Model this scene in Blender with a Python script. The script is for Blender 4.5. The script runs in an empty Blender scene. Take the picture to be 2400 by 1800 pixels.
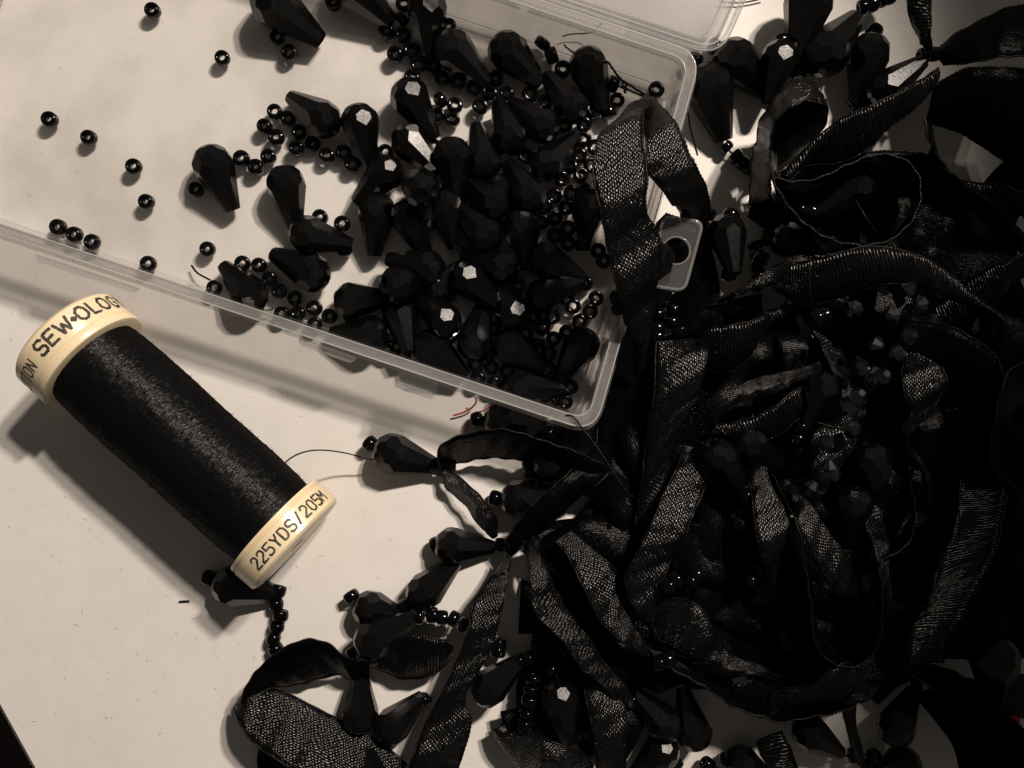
import bpy, bmesh, math, random
from mathutils import Vector, Matrix, Quaternion
random.seed(7)
MM = 0.001
# ------------------------------------------------------------------ camera, world, lamps, exposure
CAM_H = 158.0            # mm above the table
WIDTH = 190.0            # mm of table across the frame
PXMM = 2400.0 / WIDTH
sc = bpy.context.scene
cd = bpy.data.cameras.new("camera"); cam = bpy.data.objects.new("camera", cd)
sc.collection.objects.link(cam); sc.camera = cam
cd.sensor_width = 36.0
cd.lens = 36.0 * CAM_H / WIDTH
cd.clip_start = 0.005; cd.clip_end = 20.0
cam.location = (0, 0, CAM_H * MM)
cam.rotation_euler = (0, 0, 0)

w = bpy.data.worlds.new("World"); sc.world = w; w.use_nodes = True
bg = w.node_tree.nodes["Background"]
bg.inputs[0].default_value = (1.0, 0.91, 0.81, 1); bg.inputs[1].default_value = 0.06

def lamp(name, pos, aim, power, size_deg, blend, radius, col):
    l = bpy.data.lights.new(name, 'SPOT'); o = bpy.data.objects.new(name, l)
    sc.collection.objects.link(o)
    l.energy = power; l.spot_size = math.radians(size_deg); l.spot_blend = blend
    l.shadow_soft_size = radius; l.color = col
    o.location = pos
    o.rotation_euler = (Vector(aim) - Vector(pos)).to_track_quat('-Z', 'Y').to_euler()
    return o
AIM = Vector(((520 - 1200) / PXMM * MM, -(1000 - 900) / PXMM * MM, 0))
LDIR = Vector((0.68 * 0.719, 0.73 * 0.719, 0.695))
LP = AIM + LDIR * 0.62
SIDE = Vector((0.73, -0.68, 0))
WARM = (1.0, 0.872, 0.758)
lamp("lamp_bulb", LP + SIDE * 0.018, AIM, 12.9, 23.4, 0.38, 0.015, WARM)
lamp("lamp_bulb", LP - SIDE * 0.022 + Vector((0, 0, 0.055)), AIM, 9.1, 23.4, 0.38, 0.015, WARM)

sc.view_settings.view_transform = 'Standard'; sc.view_settings.look = 'None'
sc.view_settings.exposure = 0.0; sc.view_settings.gamma = 1.0
try: sc.view_settings.use_curve_mapping = False
except Exception: pass
sc.render.engine = 'CYCLES'
sc.cycles.use_denoising = True
sc.cycles.max_bounces = 8; sc.cycles.transparent_max_bounces = 24
sc.cycles.sample_clamp_indirect = 4.0

# ------------------------------------------------------------------ helpers
C = sc.collection
def P(px, py, z=0.0):
    """point z mm above the table seen at source pixel (px, py)"""
    k = (CAM_H - z) / CAM_H / PXMM
    return Vector(((px - 1200) * k, -(py - 900) * k, z)) * MM
ZO = {'A': (0, 0), 'B': (800, 0), 'C': (1600, 0), 'D': (0, 600), 'E': (800, 600), 'F': (1600, 600),
      'G': (0, 1200), 'H': (800, 1200), 'I': (1600, 1200), 'X': (0, 0)}
KZ = 800 / 2212.0
def zp(zone, x, y):
    if zone == 'X': return (x, y)
    o = ZO[zone]; return (o[0] + x * KZ, o[1] + y * KZ)

def tag(o, label=None, cat=None, group=None, kind=None):
    if label: o["label"] = label
    if cat: o["category"] = cat
    if group: o["group"] = group
    if kind: o["kind"] = kind
    return o
def link(name, me, mat=None, parent=None, loc=None):
    o = bpy.data.objects.new(name, me); C.objects.link(o)
    if mat is not None and me is not None and not me.materials: me.materials.append(mat)
    if parent is not None: o.parent = parent
    if loc is not None: o.location = loc
    return o
def empty(name, loc):
    o = bpy.data.objects.new(name, None); C.objects.link(o)
    o.location = loc; o.empty_display_size = 0.002
    return o
def mesh(name, verts, faces, smooth=False, uvs=None):
    me = bpy.data.meshes.new(name); me.from_pydata([tuple(v) for v in verts], [], faces)
    if uvs:
        ul = me.uv_layers.new(name="UVMap")
        for li, l in enumerate(me.loops): ul.data[li].uv = uvs[l.vertex_index]
    if smooth:
        for p in me.polygons: p.use_smooth = True
    me.update(); return me
def bm_mesh(name, bm, smooth=False):
    bmesh.ops.recalc_face_normals(bm, faces=bm.faces)
    me = bpy.data.meshes.new(name); bm.to_mesh(me); bm.free()
    if smooth:
        for p in me.polygons: p.use_smooth = True
    return me
def cr(pts, n=8):
    """Catmull-Rom through tuples"""
    out = []; m = len(pts)
    for i in range(m - 1):
        p0 = pts[max(i - 1, 0)]; p1 = pts[i]; p2 = pts[i + 1]; p3 = pts[min(i + 2, m - 1)]
        for k in range(n):
            t = k / n
            out.append(tuple(0.5 * ((2 * b) + (-a + c) * t + (2 * a - 5 * b + 4 * c - d) * t * t + (-a + 3 * b - 3 * c + d) * t ** 3)
                             for a, b, c, d in zip(p0, p1, p2, p3)))
    out.append(tuple(pts[-1])); return out
def tube_data(path, r, sides=6, V=None, F=None, taper=None, uv=None):
    V = [] if V is None else V; F = [] if F is None else F
    base = len(V); n = len(path); prev = None; s = 0
    for i, p in enumerate(path):
        d = (path[min(i + 1, n - 1)] - path[max(i - 1, 0)])
        if d.length < 1e-12: d = Vector((1, 0, 0))
        d.normalize()
        a = Vector((0, 0, 1)) if prev is None else prev
        if abs(a.dot(d)) > 0.95: a = Vector((1, 0, 0))
        u = (a - d * a.dot(d)).normalized(); v = d.cross(u); prev = u
        if i: s += (path[i] - path[i - 1]).length
        rr = r * (taper(i / (n - 1)) if taper else 1)
        for k in range(sides):
            t = 2 * math.pi * k / sides
            V.append(p + u * (rr * math.cos(t)) + v * (rr * math.sin(t)))
            if uv is not None: uv.append((s / MM, k / sides))
        if i:
            for k in range(sides):
                a0 = base + (i - 1) * sides + k; a1 = base + (i - 1) * sides + (k + 1) % sides
                F.append((a0, a1, a1 + sides, a0 + sides))
    F.append(tuple(base + k for k in range(sides))[::-1])
    F.append(tuple(base + (n - 1) * sides + k for k in range(sides)))
    return V, F

# ------------------------------------------------------------------ materials
def mat(name):
    m = bpy.data.materials.new(name); m.use_nodes = True
    nt = m.node_tree; b = nt.nodes["Principled BSDF"]
    return m, nt, b
def N(nt, t, **kw):
    n = nt.nodes.new(t)
    for k, v in kw.items(): setattr(n, k, v)
    return n
def noise(nt, scale, detail=3, vec=None, rough=0.5):
    n = N(nt, 'ShaderNodeTexNoise'); n.inputs['Scale'].default_value = scale
    n.inputs['Detail'].default_value = detail; n.inputs['Roughness'].default_value = rough
    if vec is not None: nt.links.new(vec, n.inputs['Vector'])
    return n
def ramp(nt, src, stops):
    r = N(nt, 'ShaderNodeValToRGB'); e = r.color_ramp.elements
    while len(e) < len(stops): e.new(0.5)
    for el, (p, c) in zip(e, stops):
        el.position = p; el.color = c if len(c) == 4 else (*c, 1)
    nt.links.new(src, r.inputs[0]); return r
def math_(nt, op, a, b=None, v=None):
    n = N(nt, 'ShaderNodeMath', operation=op)
    for i, q in enumerate((a, b)):
        if q is None: continue
        if isinstance(q, (int, float)): n.inputs[i].default_value = q
        else: nt.links.new(q, n.inputs[i])
    return n.outputs[0]
def bump(nt, b, h, strength, dist):
    n = N(nt, 'ShaderNodeBump'); n.inputs['Strength'].default_value = strength
    n.inputs['Distance'].default_value = dist
    nt.links.new(h, n.inputs['Height']); nt.links.new(n.outputs[0], b.inputs['Normal']); return n

def make_table_mat():
    m, nt, b = mat("table_white_laminate")
    tc = N(nt, 'ShaderNodeTexCoord')
    n1 = noise(nt, 22, 5, tc.outputs['Object']); n2 = noise(nt, 900, 3, tc.outputs['Object'])
    n3 = noise(nt, 240, 4, tc.outputs['Object'], 0.7)
    r1 = ramp(nt, n1.outputs[0], [(0.3, (0.66, 0.635, 0.60)), (0.7, (0.73, 0.705, 0.675))])
    r2 = ramp(nt, n2.outputs[0], [(0.22, (0.72, 0.70, 0.68)), (0.34, (1, 1, 1))])
    r3 = ramp(nt, n3.outputs[0], [(0.3, (0.95, 0.945, 0.94)), (0.6, (1, 1, 1))])
    x = N(nt, 'ShaderNodeMix', data_type='RGBA', blend_type='MULTIPLY'); x.inputs[0].default_value = 1
    nt.links.new(r1.outputs[0], x.inputs[6]); nt.links.new(r2.outputs[0], x.inputs[7])
    y = N(nt, 'ShaderNodeMix', data_type='RGBA', blend_type='MULTIPLY'); y.inputs[0].default_value = 1
    nt.links.new(x.outputs[2], y.inputs[6]); nt.links.new(r3.outputs[0], y.inputs[7])
    nt.links.new(y.outputs[2], b.inputs['Base Color'])
    b.inputs['Roughness'].default_value = 0.55; b.inputs['Specular IOR Level'].default_value = 0.25
    bump(nt, b, n3.outputs[0], 0.15, 0.00005)
    return m
def make_bead_mat(name, rough, col, grain, gstr, spec=0.5):
    m, nt, b = mat(name)
    tc = N(nt, 'ShaderNodeTexCoord'); oi = N(nt, 'ShaderNodeObjectInfo')
    mp = N(nt, 'ShaderNodeVectorMath', operation='ADD')
    nt.links.new(tc.outputs['Object'], mp.inputs[0]); nt.links.new(oi.outputs['Random'], mp.inputs[1])
    n = noise(nt, grain, 4, mp.outputs[0], 0.65)
    b.inputs['Base Color'].default_value = (*col, 1)
    r = ramp(nt, n.outputs[0], [(0.3, (rough * 0.8,) * 3), (0.75, (rough * 1.35,) * 3)])
    nt.links.new(r.outputs[0], b.inputs['Roughness'])
    b.inputs['IOR'].default_value = 1.5; b.inputs['Specular IOR Level'].default_value = spec
    bump(nt, b, n.outputs[0], gstr, 0.0001)
    return m
M_TABLE = make_table_mat()
M_DROP = make_bead_mat("black_faceted_acrylic", 0.215, (0.0014, 0.0014, 0.0016), 26, 0.11, 0.42)
M_SEED = make_bead_mat("black_glass", 0.09, (0.0015, 0.0015, 0.002), 400, 0.05, 0.27)
M_CRYSTAL = make_bead_mat("grey_black_crystal", 0.16, (0.003, 0.0035, 0.005), 300, 0.05)
M_CRYSTAL.node_tree.nodes["Principled BSDF"].inputs['IOR'].default_value = 1.75
M_RED = make_bead_mat("red_glass", 0.12, (0.45, 0.01, 0.06), 300, 0.05)

def ribbon_mat(name, kind):
    """woven black ribbon: UV in millimetres, u along, v across; each float of the weave is a small dome with its own lean"""
    m, nt, b = mat(name)
    uv = N(nt, 'ShaderNodeUVMap'); sep = N(nt, 'ShaderNodeSeparateXYZ'); tc = N(nt, 'ShaderNodeTexCoord')
    wob = noise(nt, 170, 2, tc.outputs['Object']); wob2 = noise(nt, 1100, 2, tc.outputs['Object'])
    nt.links.new(uv.outputs[0], sep.inputs[0])
    wv = math_(nt, 'ADD', math_(nt, 'MULTIPLY', wob.outputs[0], 1.2), math_(nt, 'MULTIPLY', wob2.outputs[0], 0.35))
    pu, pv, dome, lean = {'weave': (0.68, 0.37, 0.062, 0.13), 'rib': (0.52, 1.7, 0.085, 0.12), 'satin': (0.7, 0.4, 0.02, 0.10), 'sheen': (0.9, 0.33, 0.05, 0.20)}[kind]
    U = math_(nt, 'DIVIDE', math_(nt, 'ADD', sep.outputs[0], wv), pu)
    V = math_(nt, 'DIVIDE', math_(nt, 'ADD', sep.outputs[1], wv), pv)
    row = math_(nt, 'FLOOR', V)
    if kind == 'rib':
        row0 = math_(nt, 'FLOOR', U); V = math_(nt, 'ADD', V, math_(nt, 'MULTIPLY', row0, 0.37)); row = math_(nt, 'FLOOR', V)
    else:
        U = math_(nt, 'ADD', U, math_(nt, 'MULTIPLY', row, 0.5))
    col = math_(nt, 'FLOOR', U)
    fu = math_(nt, 'SUBTRACT', math_(nt, 'SUBTRACT', U, col), 0.5); fv = math_(nt, 'SUBTRACT', math_(nt, 'SUBTRACT', V, row), 0.5)
    cx = N(nt, 'ShaderNodeCombineXYZ'); nt.links.new(col, cx.inputs[0]); nt.links.new(row, cx.inputs[1])
    wn = N(nt, 'ShaderNodeTexWhiteNoise', noise_dimensions='2D'); nt.links.new(cx.outputs[0], wn.inputs['Vector'])
    rs = N(nt, 'ShaderNodeSeparateColor'); nt.links.new(wn.outputs['Color'], rs.inputs[0])
    sq = lambda x: math_(nt, 'MULTIPLY', x, x)
    d = math_(nt, 'MULTIPLY', math_(nt, 'ADD', math_(nt, 'MULTIPLY', sq(fu), 1.0 if kind != 'rib' else 2.2), math_(nt, 'MULTIPLY', sq(fv), 1.0 if kind != 'rib' else 0.25)), -2.0 * dome / 0.5)
    t1 = math_(nt, 'MULTIPLY', math_(nt, 'MULTIPLY', math_(nt, 'SUBTRACT', rs.outputs[0], 0.5), fu), 2 * lean * pu)
    t2 = math_(nt, 'MULTIPLY', math_(nt, 'MULTIPLY', math_(nt, 'SUBTRACT', rs.outputs[1], 0.5), fv), 2 * lean * pv)
    h = math_(nt, 'ADD', d, math_(nt, 'ADD', t1, t2))
    b.inputs['Base Color'].default_value = (0.0012, 0.0012, 0.0014, 1)
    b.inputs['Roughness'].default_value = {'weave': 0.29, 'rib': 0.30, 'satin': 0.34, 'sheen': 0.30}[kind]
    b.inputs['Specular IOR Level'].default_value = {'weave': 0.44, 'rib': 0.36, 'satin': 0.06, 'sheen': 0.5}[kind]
    bump(nt, b, h, 1.0, 0.001)
    return m
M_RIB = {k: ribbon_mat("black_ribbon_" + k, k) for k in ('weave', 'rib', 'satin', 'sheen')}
def thread_mat(name, col, rough=0.5, spec=0.25):
    m, nt, b = mat(name)
    b.inputs['Base Color'].default_value = (*col, 1); b.inputs['Roughness'].default_value = rough
    tc = N(nt, 'ShaderNodeTexCoord'); n = noise(nt, 1800, 2, tc.outputs['Object'])
    b.inputs['Specular IOR Level'].default_value = spec
    bump(nt, b, n.outputs[0], 0.8, 0.0002); return m
M_THREAD = thread_mat("black_thread", (0.003, 0.003, 0.0035), 0.45, 0.15)
M_EDGE = thread_mat("black_selvedge_cord", (0.004, 0.0036, 0.0034), 0.36, 0.13)
M_REDTHREAD = thread_mat("red_thread", (0.42, 0.02, 0.06), 0.6)
M_LINT = thread_mat("grey_lint", (0.12, 0.11, 0.10), 0.8)

def spool_plastic():
    m, nt, b = mat("cream_plastic")
    tc = N(nt, 'ShaderNodeTexCoord'); n = noise(nt, 160, 4, tc.outputs['Object'])
    r = ramp(nt, n.outputs[0], [(0.3, (0.74, 0.61, 0.40)), (0.7, (0.79, 0.67, 0.46))])
    nt.links.new(r.outputs[0], b.inputs['Base Color'])
    b.inputs['Roughness'].default_value = 0.33
    b.inputs['Subsurface Weight'].default_value = 0.12
    b.inputs['Subsurface Radius'].default_value = (0.0015, 0.001, 0.0006)
    n2 = noise(nt, 900, 2, tc.outputs['Object']); bump(nt, b, n2.outputs[0], 0.08, 0.0001)
    return m
M_CREAM = spool_plastic()
m, nt, b = mat("black_ink"); M_INK = m
tc = N(nt, 'ShaderNodeTexCoord'); n_ = noise(nt, 1500, 3, tc.outputs['Object'])
r_ = ramp(nt, n_.outputs[0], [(0.35, (0.015, 0.014, 0.014)), (0.75, (0.09, 0.08, 0.06))])
nt.links.new(r_.outputs[0], b.inputs['Base Color']); b.inputs['Roughness'].default_value = 0.6

def winding_mat():
    m, nt, b = mat("wound_black_thread")
    uv = N(nt, 'ShaderNodeUVMap'); sep = N(nt, 'ShaderNodeSeparateXYZ'); nt.links.new(uv.outputs[0], sep.inputs[0])
    u, v = sep.outputs[0], sep.outputs[1]          # u along the axis mm, v round mm
    tc = N(nt, 'ShaderNodeTexCoord'); wob = noise(nt, 300, 3, tc.outputs['Object'])
    wv = math_(nt, 'MULTIPLY', wob.outputs[0], 1.1)
    cv = N(nt, 'ShaderNodeCombineXYZ')
    nt.links.new(math_(nt, 'MULTIPLY', math_(nt, 'ADD', u, math_(nt, 'MULTIPLY', v, 0.10)), 2.6), cv.inputs[0]); nt.links.new(math_(nt, 'MULTIPLY', v, 0.22), cv.inputs[1])
    s1 = noise(nt, 1.0, 3, cv.outputs[0], 0.55)
    cv2 = N(nt, 'ShaderNodeCombineXYZ')
    nt.links.new(math_(nt, 'MULTIPLY', math_(nt, 'SUBTRACT', u, math_(nt, 'MULTIPLY', v, 0.22)), 2.2), cv2.inputs[0]); nt.links.new(math_(nt, 'MULTIPLY', v, 0.26), cv2.inputs[1])
    s2 = noise(nt, 1.0, 3, cv2.outputs[0], 0.55)
    h = math_(nt, 'MAXIMUM', s1.outputs[0], s2.outputs[0])
    bp = N(nt, 'ShaderNodeBump'); bp.inputs['Strength'].default_value = 1.0; bp.inputs['Distance'].default_value = 0.0006; nt.links.new(h, bp.inputs['Height'])
    df = N(nt, 'ShaderNodeBsdfDiffuse'); df.inputs[0].default_value = (0.0022, 0.0022, 0.0025, 1)
    gl = N(nt, 'ShaderNodeBsdfGlossy'); gl.inputs[0].default_value = (1, 1, 1, 1); gl.inputs['Roughness'].default_value = 0.33
    nt.links.new(bp.outputs[0], gl.inputs['Normal']); mx = N(nt, 'ShaderNodeMixShader'); mx.inputs[0].default_value = 0.021
    nt.links.new(df.outputs[0], mx.inputs[1]); nt.links.new(gl.outputs[0], mx.inputs[2])
    nt.links.new(mx.outputs[0], nt.nodes['Material Output'].inputs[0])
    return m
M_WIND = winding_mat()

def clear_plastic(name, haze, gloss_rough, tint, scratch=0.0, smudge=0.97):
    """thin clear polypropylene: mostly see-through, a milky share, a glossy skin"""
    m = bpy.data.materials.new(name); m.use_nodes = True; nt = m.node_tree
    for n in list(nt.nodes): nt.nodes.remove(n)
    out = N(nt, 'ShaderNodeOutputMaterial')
    tr = N(nt, 'ShaderNodeBsdfTransparent')
    tcs = N(nt, 'ShaderNodeTexCoord'); sm = noise(nt, 38, 3, tcs.outputs['Object'], 0.6)
    rs_ = ramp(nt, sm.outputs[0], [(0.36, tuple(c * smudge for c in tint)), (0.56, tint)])
    nt.links.new(rs_.outputs[0], tr.inputs[0])
    df = N(nt, 'ShaderNodeBsdfDiffuse'); df.inputs[0].default_value = (0.78, 0.77, 0.76, 1)
    tl = N(nt, 'ShaderNodeBsdfTranslucent'); tl.inputs[0].default_value = (0.8, 0.79, 0.78, 1)
    gl = N(nt, 'ShaderNodeBsdfGlossy'); gl.inputs[0].default_value = (1, 1, 1, 1); gl.inputs['Roughness'].default_value = gloss_rough
    mk = N(nt, 'ShaderNodeMixShader'); mk.inputs[0].default_value = 0.45
    nt.links.new(df.outputs[0], mk.inputs[1]); nt.links.new(tl.outputs[0], mk.inputs[2])
    m1 = N(nt, 'ShaderNodeMixShader')
    tc = N(nt, 'ShaderNodeTexCoord'); n = noise(nt, 45, 5, tc.outputs['Object'], 0.6)
    r = ramp(nt, n.outputs[0], [(0.35, (haze * 0.75,) * 3), (0.7, (min(1, haze * (1.25 + scratch)),) * 3)])
    nt.links.new(r.outputs[0], m1.inputs[0])
    nt.links.new(tr.outputs[0], m1.inputs[1]); nt.links.new(mk.outputs[0], m1.inputs[2])
    lw = N(nt, 'ShaderNodeLayerWeight'); lw.inputs[0].default_value = 0.5
    fr = math_(nt, 'ADD', math_(nt, 'MULTIPLY', math_(nt, 'POWER', lw.outputs['Facing'], 5.0), 0.7), 0.035)
    m2 = N(nt, 'ShaderNodeMixShader')
    nt.links.new(fr, m2.inputs[0])
    nt.links.new(m1.outputs[0], m2.inputs[1]); nt.links.new(gl.outputs[0], m2.inputs[2])
    nb = noise(nt, 120, 4, tc.outputs['Object']); bp = N(nt, 'ShaderNodeBump')
    bp.inputs['Strength'].default_value = 0.25; bp.inputs['Distance'].default_value = 0.0002
    nt.links.new(nb.outputs[0], bp.inputs['Height']); nt.links.new(bp.outputs[0], gl.inputs['Normal'])
    nt.links.new(m2.outputs[0], out.inputs[0])
    return m
M_FLOOR = clear_plastic("clear_tray_floor", 0.02, 0.12, (0.985, 0.984, 0.982), 1.8, 0.935)
M_WALL = clear_plastic("clear_tray_wall", 0.075, 0.07, (0.87, 0.866, 0.862))
M_LINE = clear_plastic("milky_edge_highlight", 0.62, 0.10, (0.9, 0.9, 0.9))  # milkier plastic for moulded edges, their bright line highlights put into the colour
M_RIM = clear_plastic("milky_tray_rim", 0.19, 0.08, (0.87, 0.87, 0.87))
M_LID = clear_plastic("milky_lid", 0.26, 0.16, (0.80, 0.80, 0.805))
M_TAB = clear_plastic("milky_tab", 0.06, 0.08, (0.90, 0.905, 0.91))

# ------------------------------------------------------------------ the table and the dark floor beyond its edge
e0 = P(-16, 1652); e1 = P(66, 1800)
ed = (e1 - e0).normalized(); q0 = e0 - ed * 0.12; q1 = e1 + ed * 0.10
verts2 = [q0, q1, Vector((0.30, q1.y, 0)), Vector((0.30, 0.25, 0)), Vector((q0.x, 0.25, 0))]
bm = bmesh.new()
top = [bm.verts.new(v) for v in verts2]; f = bm.faces.new(top)
r = bmesh.ops.extrude_face_region(bm, geom=[f])
bmesh.ops.translate(bm, verts=[g for g in r['geom'] if isinstance(g, bmesh.types.BMVert)], vec=(0, 0, -0.022))
bmesh.ops.recalc_face_normals(bm, faces=bm.faces)
bmesh.ops.bevel(bm, geom=[e for e in bm.edges if all(v.co.z > -0.001 for v in e.verts)], offset=0.0012, segments=3, affect='EDGES')
table = link("table", bm_mesh("table", bm), M_TABLE)
tag(table, "smooth white tabletop with a straight edge in the lower left corner", "table", kind="structure")
m, nt, b = mat("dark_floor"); b.inputs['Base Color'].default_value = (0.02, 0.012, 0.008, 1); b.inputs['Roughness'].default_value = 0.7
tc = N(nt, 'ShaderNodeTexCoord'); nn = noise(nt, 12, 4, tc.outputs['Object'])
rr = ramp(nt, nn.outputs[0], [(0.3, (0.014, 0.009, 0.006)), (0.7, (0.03, 0.02, 0.014))]); nt.links.new(rr.outputs[0], b.inputs['Base Color'])
fl = link("floor", mesh("floor", [(-1.2, -1.2, -0.7), (1.2, -1.2, -0.7), (1.2, 1.2, -0.7), (-1.2, 1.2, -0.7)], [(0, 1, 2, 3)]), m)
tag(fl, "dark floor far below the edge of the table", "floor", kind="structure")

# ------------------------------------------------------------------ the clear tray and its lid
def rounded_loop(cs, rad, n=7):
    """closed loop of points (mm, 2D) through 4 corners with rounded corners"""
    out = []
    for i in range(4):
        p = Vector(cs[i]); a = (Vector(cs[i - 1]) - p).normalized(); c = (Vector(cs[(i + 1) % 4]) - p).normalized()
        p0 = p + a * rad; p1 = p + c * rad
        for k in range(n + 1):
            t = k / n
            out.append(p0 * (1 - t) ** 2 + p * 2 * t * (1 - t) + p1 * t * t)
    return out
def loft(loops, close_top=None, close_bottom=None):
    V = []; F = []; n = len(loops[0][0])
    for pts, z in loops:
        for p in pts: V.append(Vector((p.x, p.y, z)) * MM)
    for l in range(len(loops) - 1):
        for k in range(n):
            a = l * n + k; b_ = l * n + (k + 1) % n
            F.append((a, b_, b_ + n, a + n))
    if close_bottom: F.append(tuple(range(n))[::-1])
    if close_top: F.append(tuple((len(loops) - 1) * n + k for k in range(n)))
    return V, F
TH = 14.0
def g2(px, py, z):
    p = P(px, py, z) / MM; return (p.x, p.y)
BR = Vector(g2(1394, 1016, TH)); TR = Vector(g2(1646, 126, TH))
up = (TR - BR).normalized()
ldir = Vector((-math.cos(math.radians(18.6)), math.sin(math.radians(18.6))))   # towards the left along the long side
ldir = Vector((Vector(g2(0, 550, TH)) - BR).normalized())
ldir2 = (Vector(g2(1227, -14, TH)) - TR).normalized()
BL = BR + ldir * 128; TL = TR + ldir2 * 128
corners = [BL, BR, TR, TL]
cen = (BL + BR + TR + TL) / 4
def inset(d):
    # move every side inwards by d mm
    res = []
    for i in range(4):
        p = corners[i]; a = (corners[i - 1] - p).normalized(); c = (corners[(i + 1) % 4] - p).normalized()
        s = abs(a.x * c.y - a.y * c.x)
        res.append(p + (a + c) * (d / s))
    return res
tray = empty("clear_tray", (cen.x * MM, cen.y * MM, 0))
tag(tray, "open clear plastic bead tray full of loose black beads", "tray")
L0 = lambda d, r: rounded_loop(inset(d), r)
tl = tray.location
def part(name, V, F, m, parent, smooth=False):
    base = parent.location if parent.parent is None else parent.location + parent.parent.location
    me = mesh(name, [v - base for v in V], F, smooth)
    return link(name, me, m, parent)
V, F = loft([(L0(2.6, 3.0), 0.35), (L0(2.6, 3.0), 1.25)], True, True)
part("tray_floor", V, F, M_FLOOR, tray)
V, F = loft([(L0(2.0, 3.4), 0.30), (L0(1.2, 3.8), 2.0), (L0(0.75, 4.0), TH - 2.2), (L0(1.85, 3.2), TH - 2.2), (L0(2.3, 3.0), 2.2), (L0(2.55, 2.8), 1.26)])
part("side_wall", V, F, M_WALL, tray)
V, F = loft([(L0(0.55, 4.2), TH - 2.15), (L0(0.0, 4.6), TH - 1.9), (L0(0.0, 4.6), TH - 0.3), (L0(0.25, 4.4), TH), (L0(1.65, 3.4), TH), (L0(1.85, 3.2), TH - 0.3), (L0(1.85, 3.2), TH - 2.15), (L0(0.55, 4.2), TH - 2.15)])
part("rim", V, F, M_RIM, tray)
V, F = loft([(L0(-0.75, 5.2), TH - 4.6), (L0(-0.75, 5.2), TH - 4.0), (L0(0.72, 4.2), TH - 3.9), (L0(0.72, 4.2), TH - 4.7), (L0(-0.75, 5.2), TH - 4.6)])
part("outer_ledge", V, F, M_WALL, tray)

def edge_line(name, loop, z, parent, r=0.13):
    V, F = tube_data([Vector((p.x, p.y, z)) * MM for p in loop + loop[:1]], r * MM, 6); return part(name, V, F, M_LINE, parent, True)
edge_line("rim_edge", L0(0.12, 4.5), TH - 0.02, tray); edge_line("rim_edge", L0(1.75, 3.3), TH - 0.02, tray, 0.10)
edge_line("floor_edge", L0(2.5, 3.0), 1.5, tray, 0.12)
def plate(name, outline, z0, z1, m, parent, hole=None, bev=0.25):
    """outline: list of 2D mm points; hole: (cx, cy, r)"""
    bm = bmesh.new()
    if hole is None:
        f = bm.faces.new([bm.verts.new(Vector((p[0], p[1], z0)) * MM) for p in outline]); fs = [f]
    else:
        n = len(outline); cx, cy, rr = hole
        inner = []
        for p in outline:
            d = (Vector(p[:2]) - Vector((cx, cy))).normalized(); inner.append((cx + d.x * rr, cy + d.y * rr))
        vo = [bm.verts.new(Vector((p[0], p[1], z0)) * MM) for p in outline]
        vi = [bm.verts.new(Vector((p[0], p[1], z0)) * MM) for p in inner]
        fs = [bm.faces.new((vo[i], vo[(i + 1) % n], vi[(i + 1) % n], vi[i])) for i in range(n)]
    r = bmesh.ops.extrude_face_region(bm, geom=fs)
    bmesh.ops.translate(bm, verts=[g for g in r['geom'] if isinstance(g, bmesh.types.BMVert)], vec=(0, 0, (z1 - z0) * MM))
    bmesh.ops.translate(bm, verts=bm.verts, vec=-parent.location)
    me = bm_mesh(name, bm); return link(name, me, m, parent)
def densify(pts, n=6):
    out = []
    for i in range(len(pts)):
        a = Vector(pts[i]); c = Vector(pts[(i + 1) % len(pts)])
        for k in range(n): out.append(a.lerp(c, k / n))
    return out
# latch tab on the near long side
nrm = Vector((-ldir.y, ldir.x)); nrm = nrm if nrm.y < 0 else -nrm
def along(px, py, z=TH - 2): return Vector(g2(px, py, z))
a = along(938, 862); c = along(1030, 893)
lt = (c - a).normalized(); no = Vector((lt.y, -lt.x)); no = no if no.y < 0 else -no
plate("latch_tab", rounded_loop([a, a + no * 3.4, c + no * 3.4, c], 0.6, 4), TH - 3.0, TH - 1.9, M_TAB, tray)
plate("latch_ridge", rounded_loop([a + no * 2.2 + lt * .4, a + no * 3.2 + lt * .4, c + no * 3.2 - lt * .4, c + no * 2.2 - lt * .4], 0.3, 3), TH - 1.88, TH - 0.9, M_RIM, tray)
a = along(700, 790); c = along(838, 838)
plate("thumb_lip", rounded_loop([a, a + no * 1.3 + lt * .8, c + no * 1.3 - lt * .8, c], 0.5, 4), TH - 2.1, TH - 1.5, M_RIM, tray)
a = along(86, 596); c = along(330, 676)
plate("thumb_lip", rounded_loop([a, a + no * 1.2 + lt * .8, c + no * 1.2 - lt * .8, c], 0.5, 4), TH - 2.1, TH - 1.5, M_RIM, tray)
# hanging tab with a round hole on the short side
zt = 12.5
o4 = [Vector(g2(x, y, zt)) for x, y in ((1556, 505), (1648, 520), (1604, 682), (1520, 668))]
o4 = [o4[0], o4[3], o4[2], o4[1]]
hc = g2(1584, 588, zt)
loop = rounded_loop(o4, 1.7, 6)
dl = []
for i in range(len(loop)):
    p = loop[i]; q = loop[(i + 1) % len(loop)]
    k = max(1, int((q - p).length / 0.5))
    for j in range(k): dl.append(p.lerp(q, j / k))
plate("hanging_tab", dl, zt - 0.5, zt + 0.4, M_TAB, tray, hole=(hc[0], hc[1], 2.3))
ring = [Vector((hc[0] + 2.35 * math.cos(t), hc[1] + 2.35 * math.sin(t), zt + 0.42)) * MM for t in [i * 2 * math.pi / 32 for i in range(33)]]
V, F = tube_data(ring, 0.15 * MM, 6); part("hole_rim", V, F, M_RIM, tray, True)

V, F = tube_data([Vector((p.x, p.y, zt - 0.05)) * MM for p in dl + dl[:1]], 0.3 * MM, 6); part("tab_edge", V, F, M_RIM, tray, True)
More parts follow.
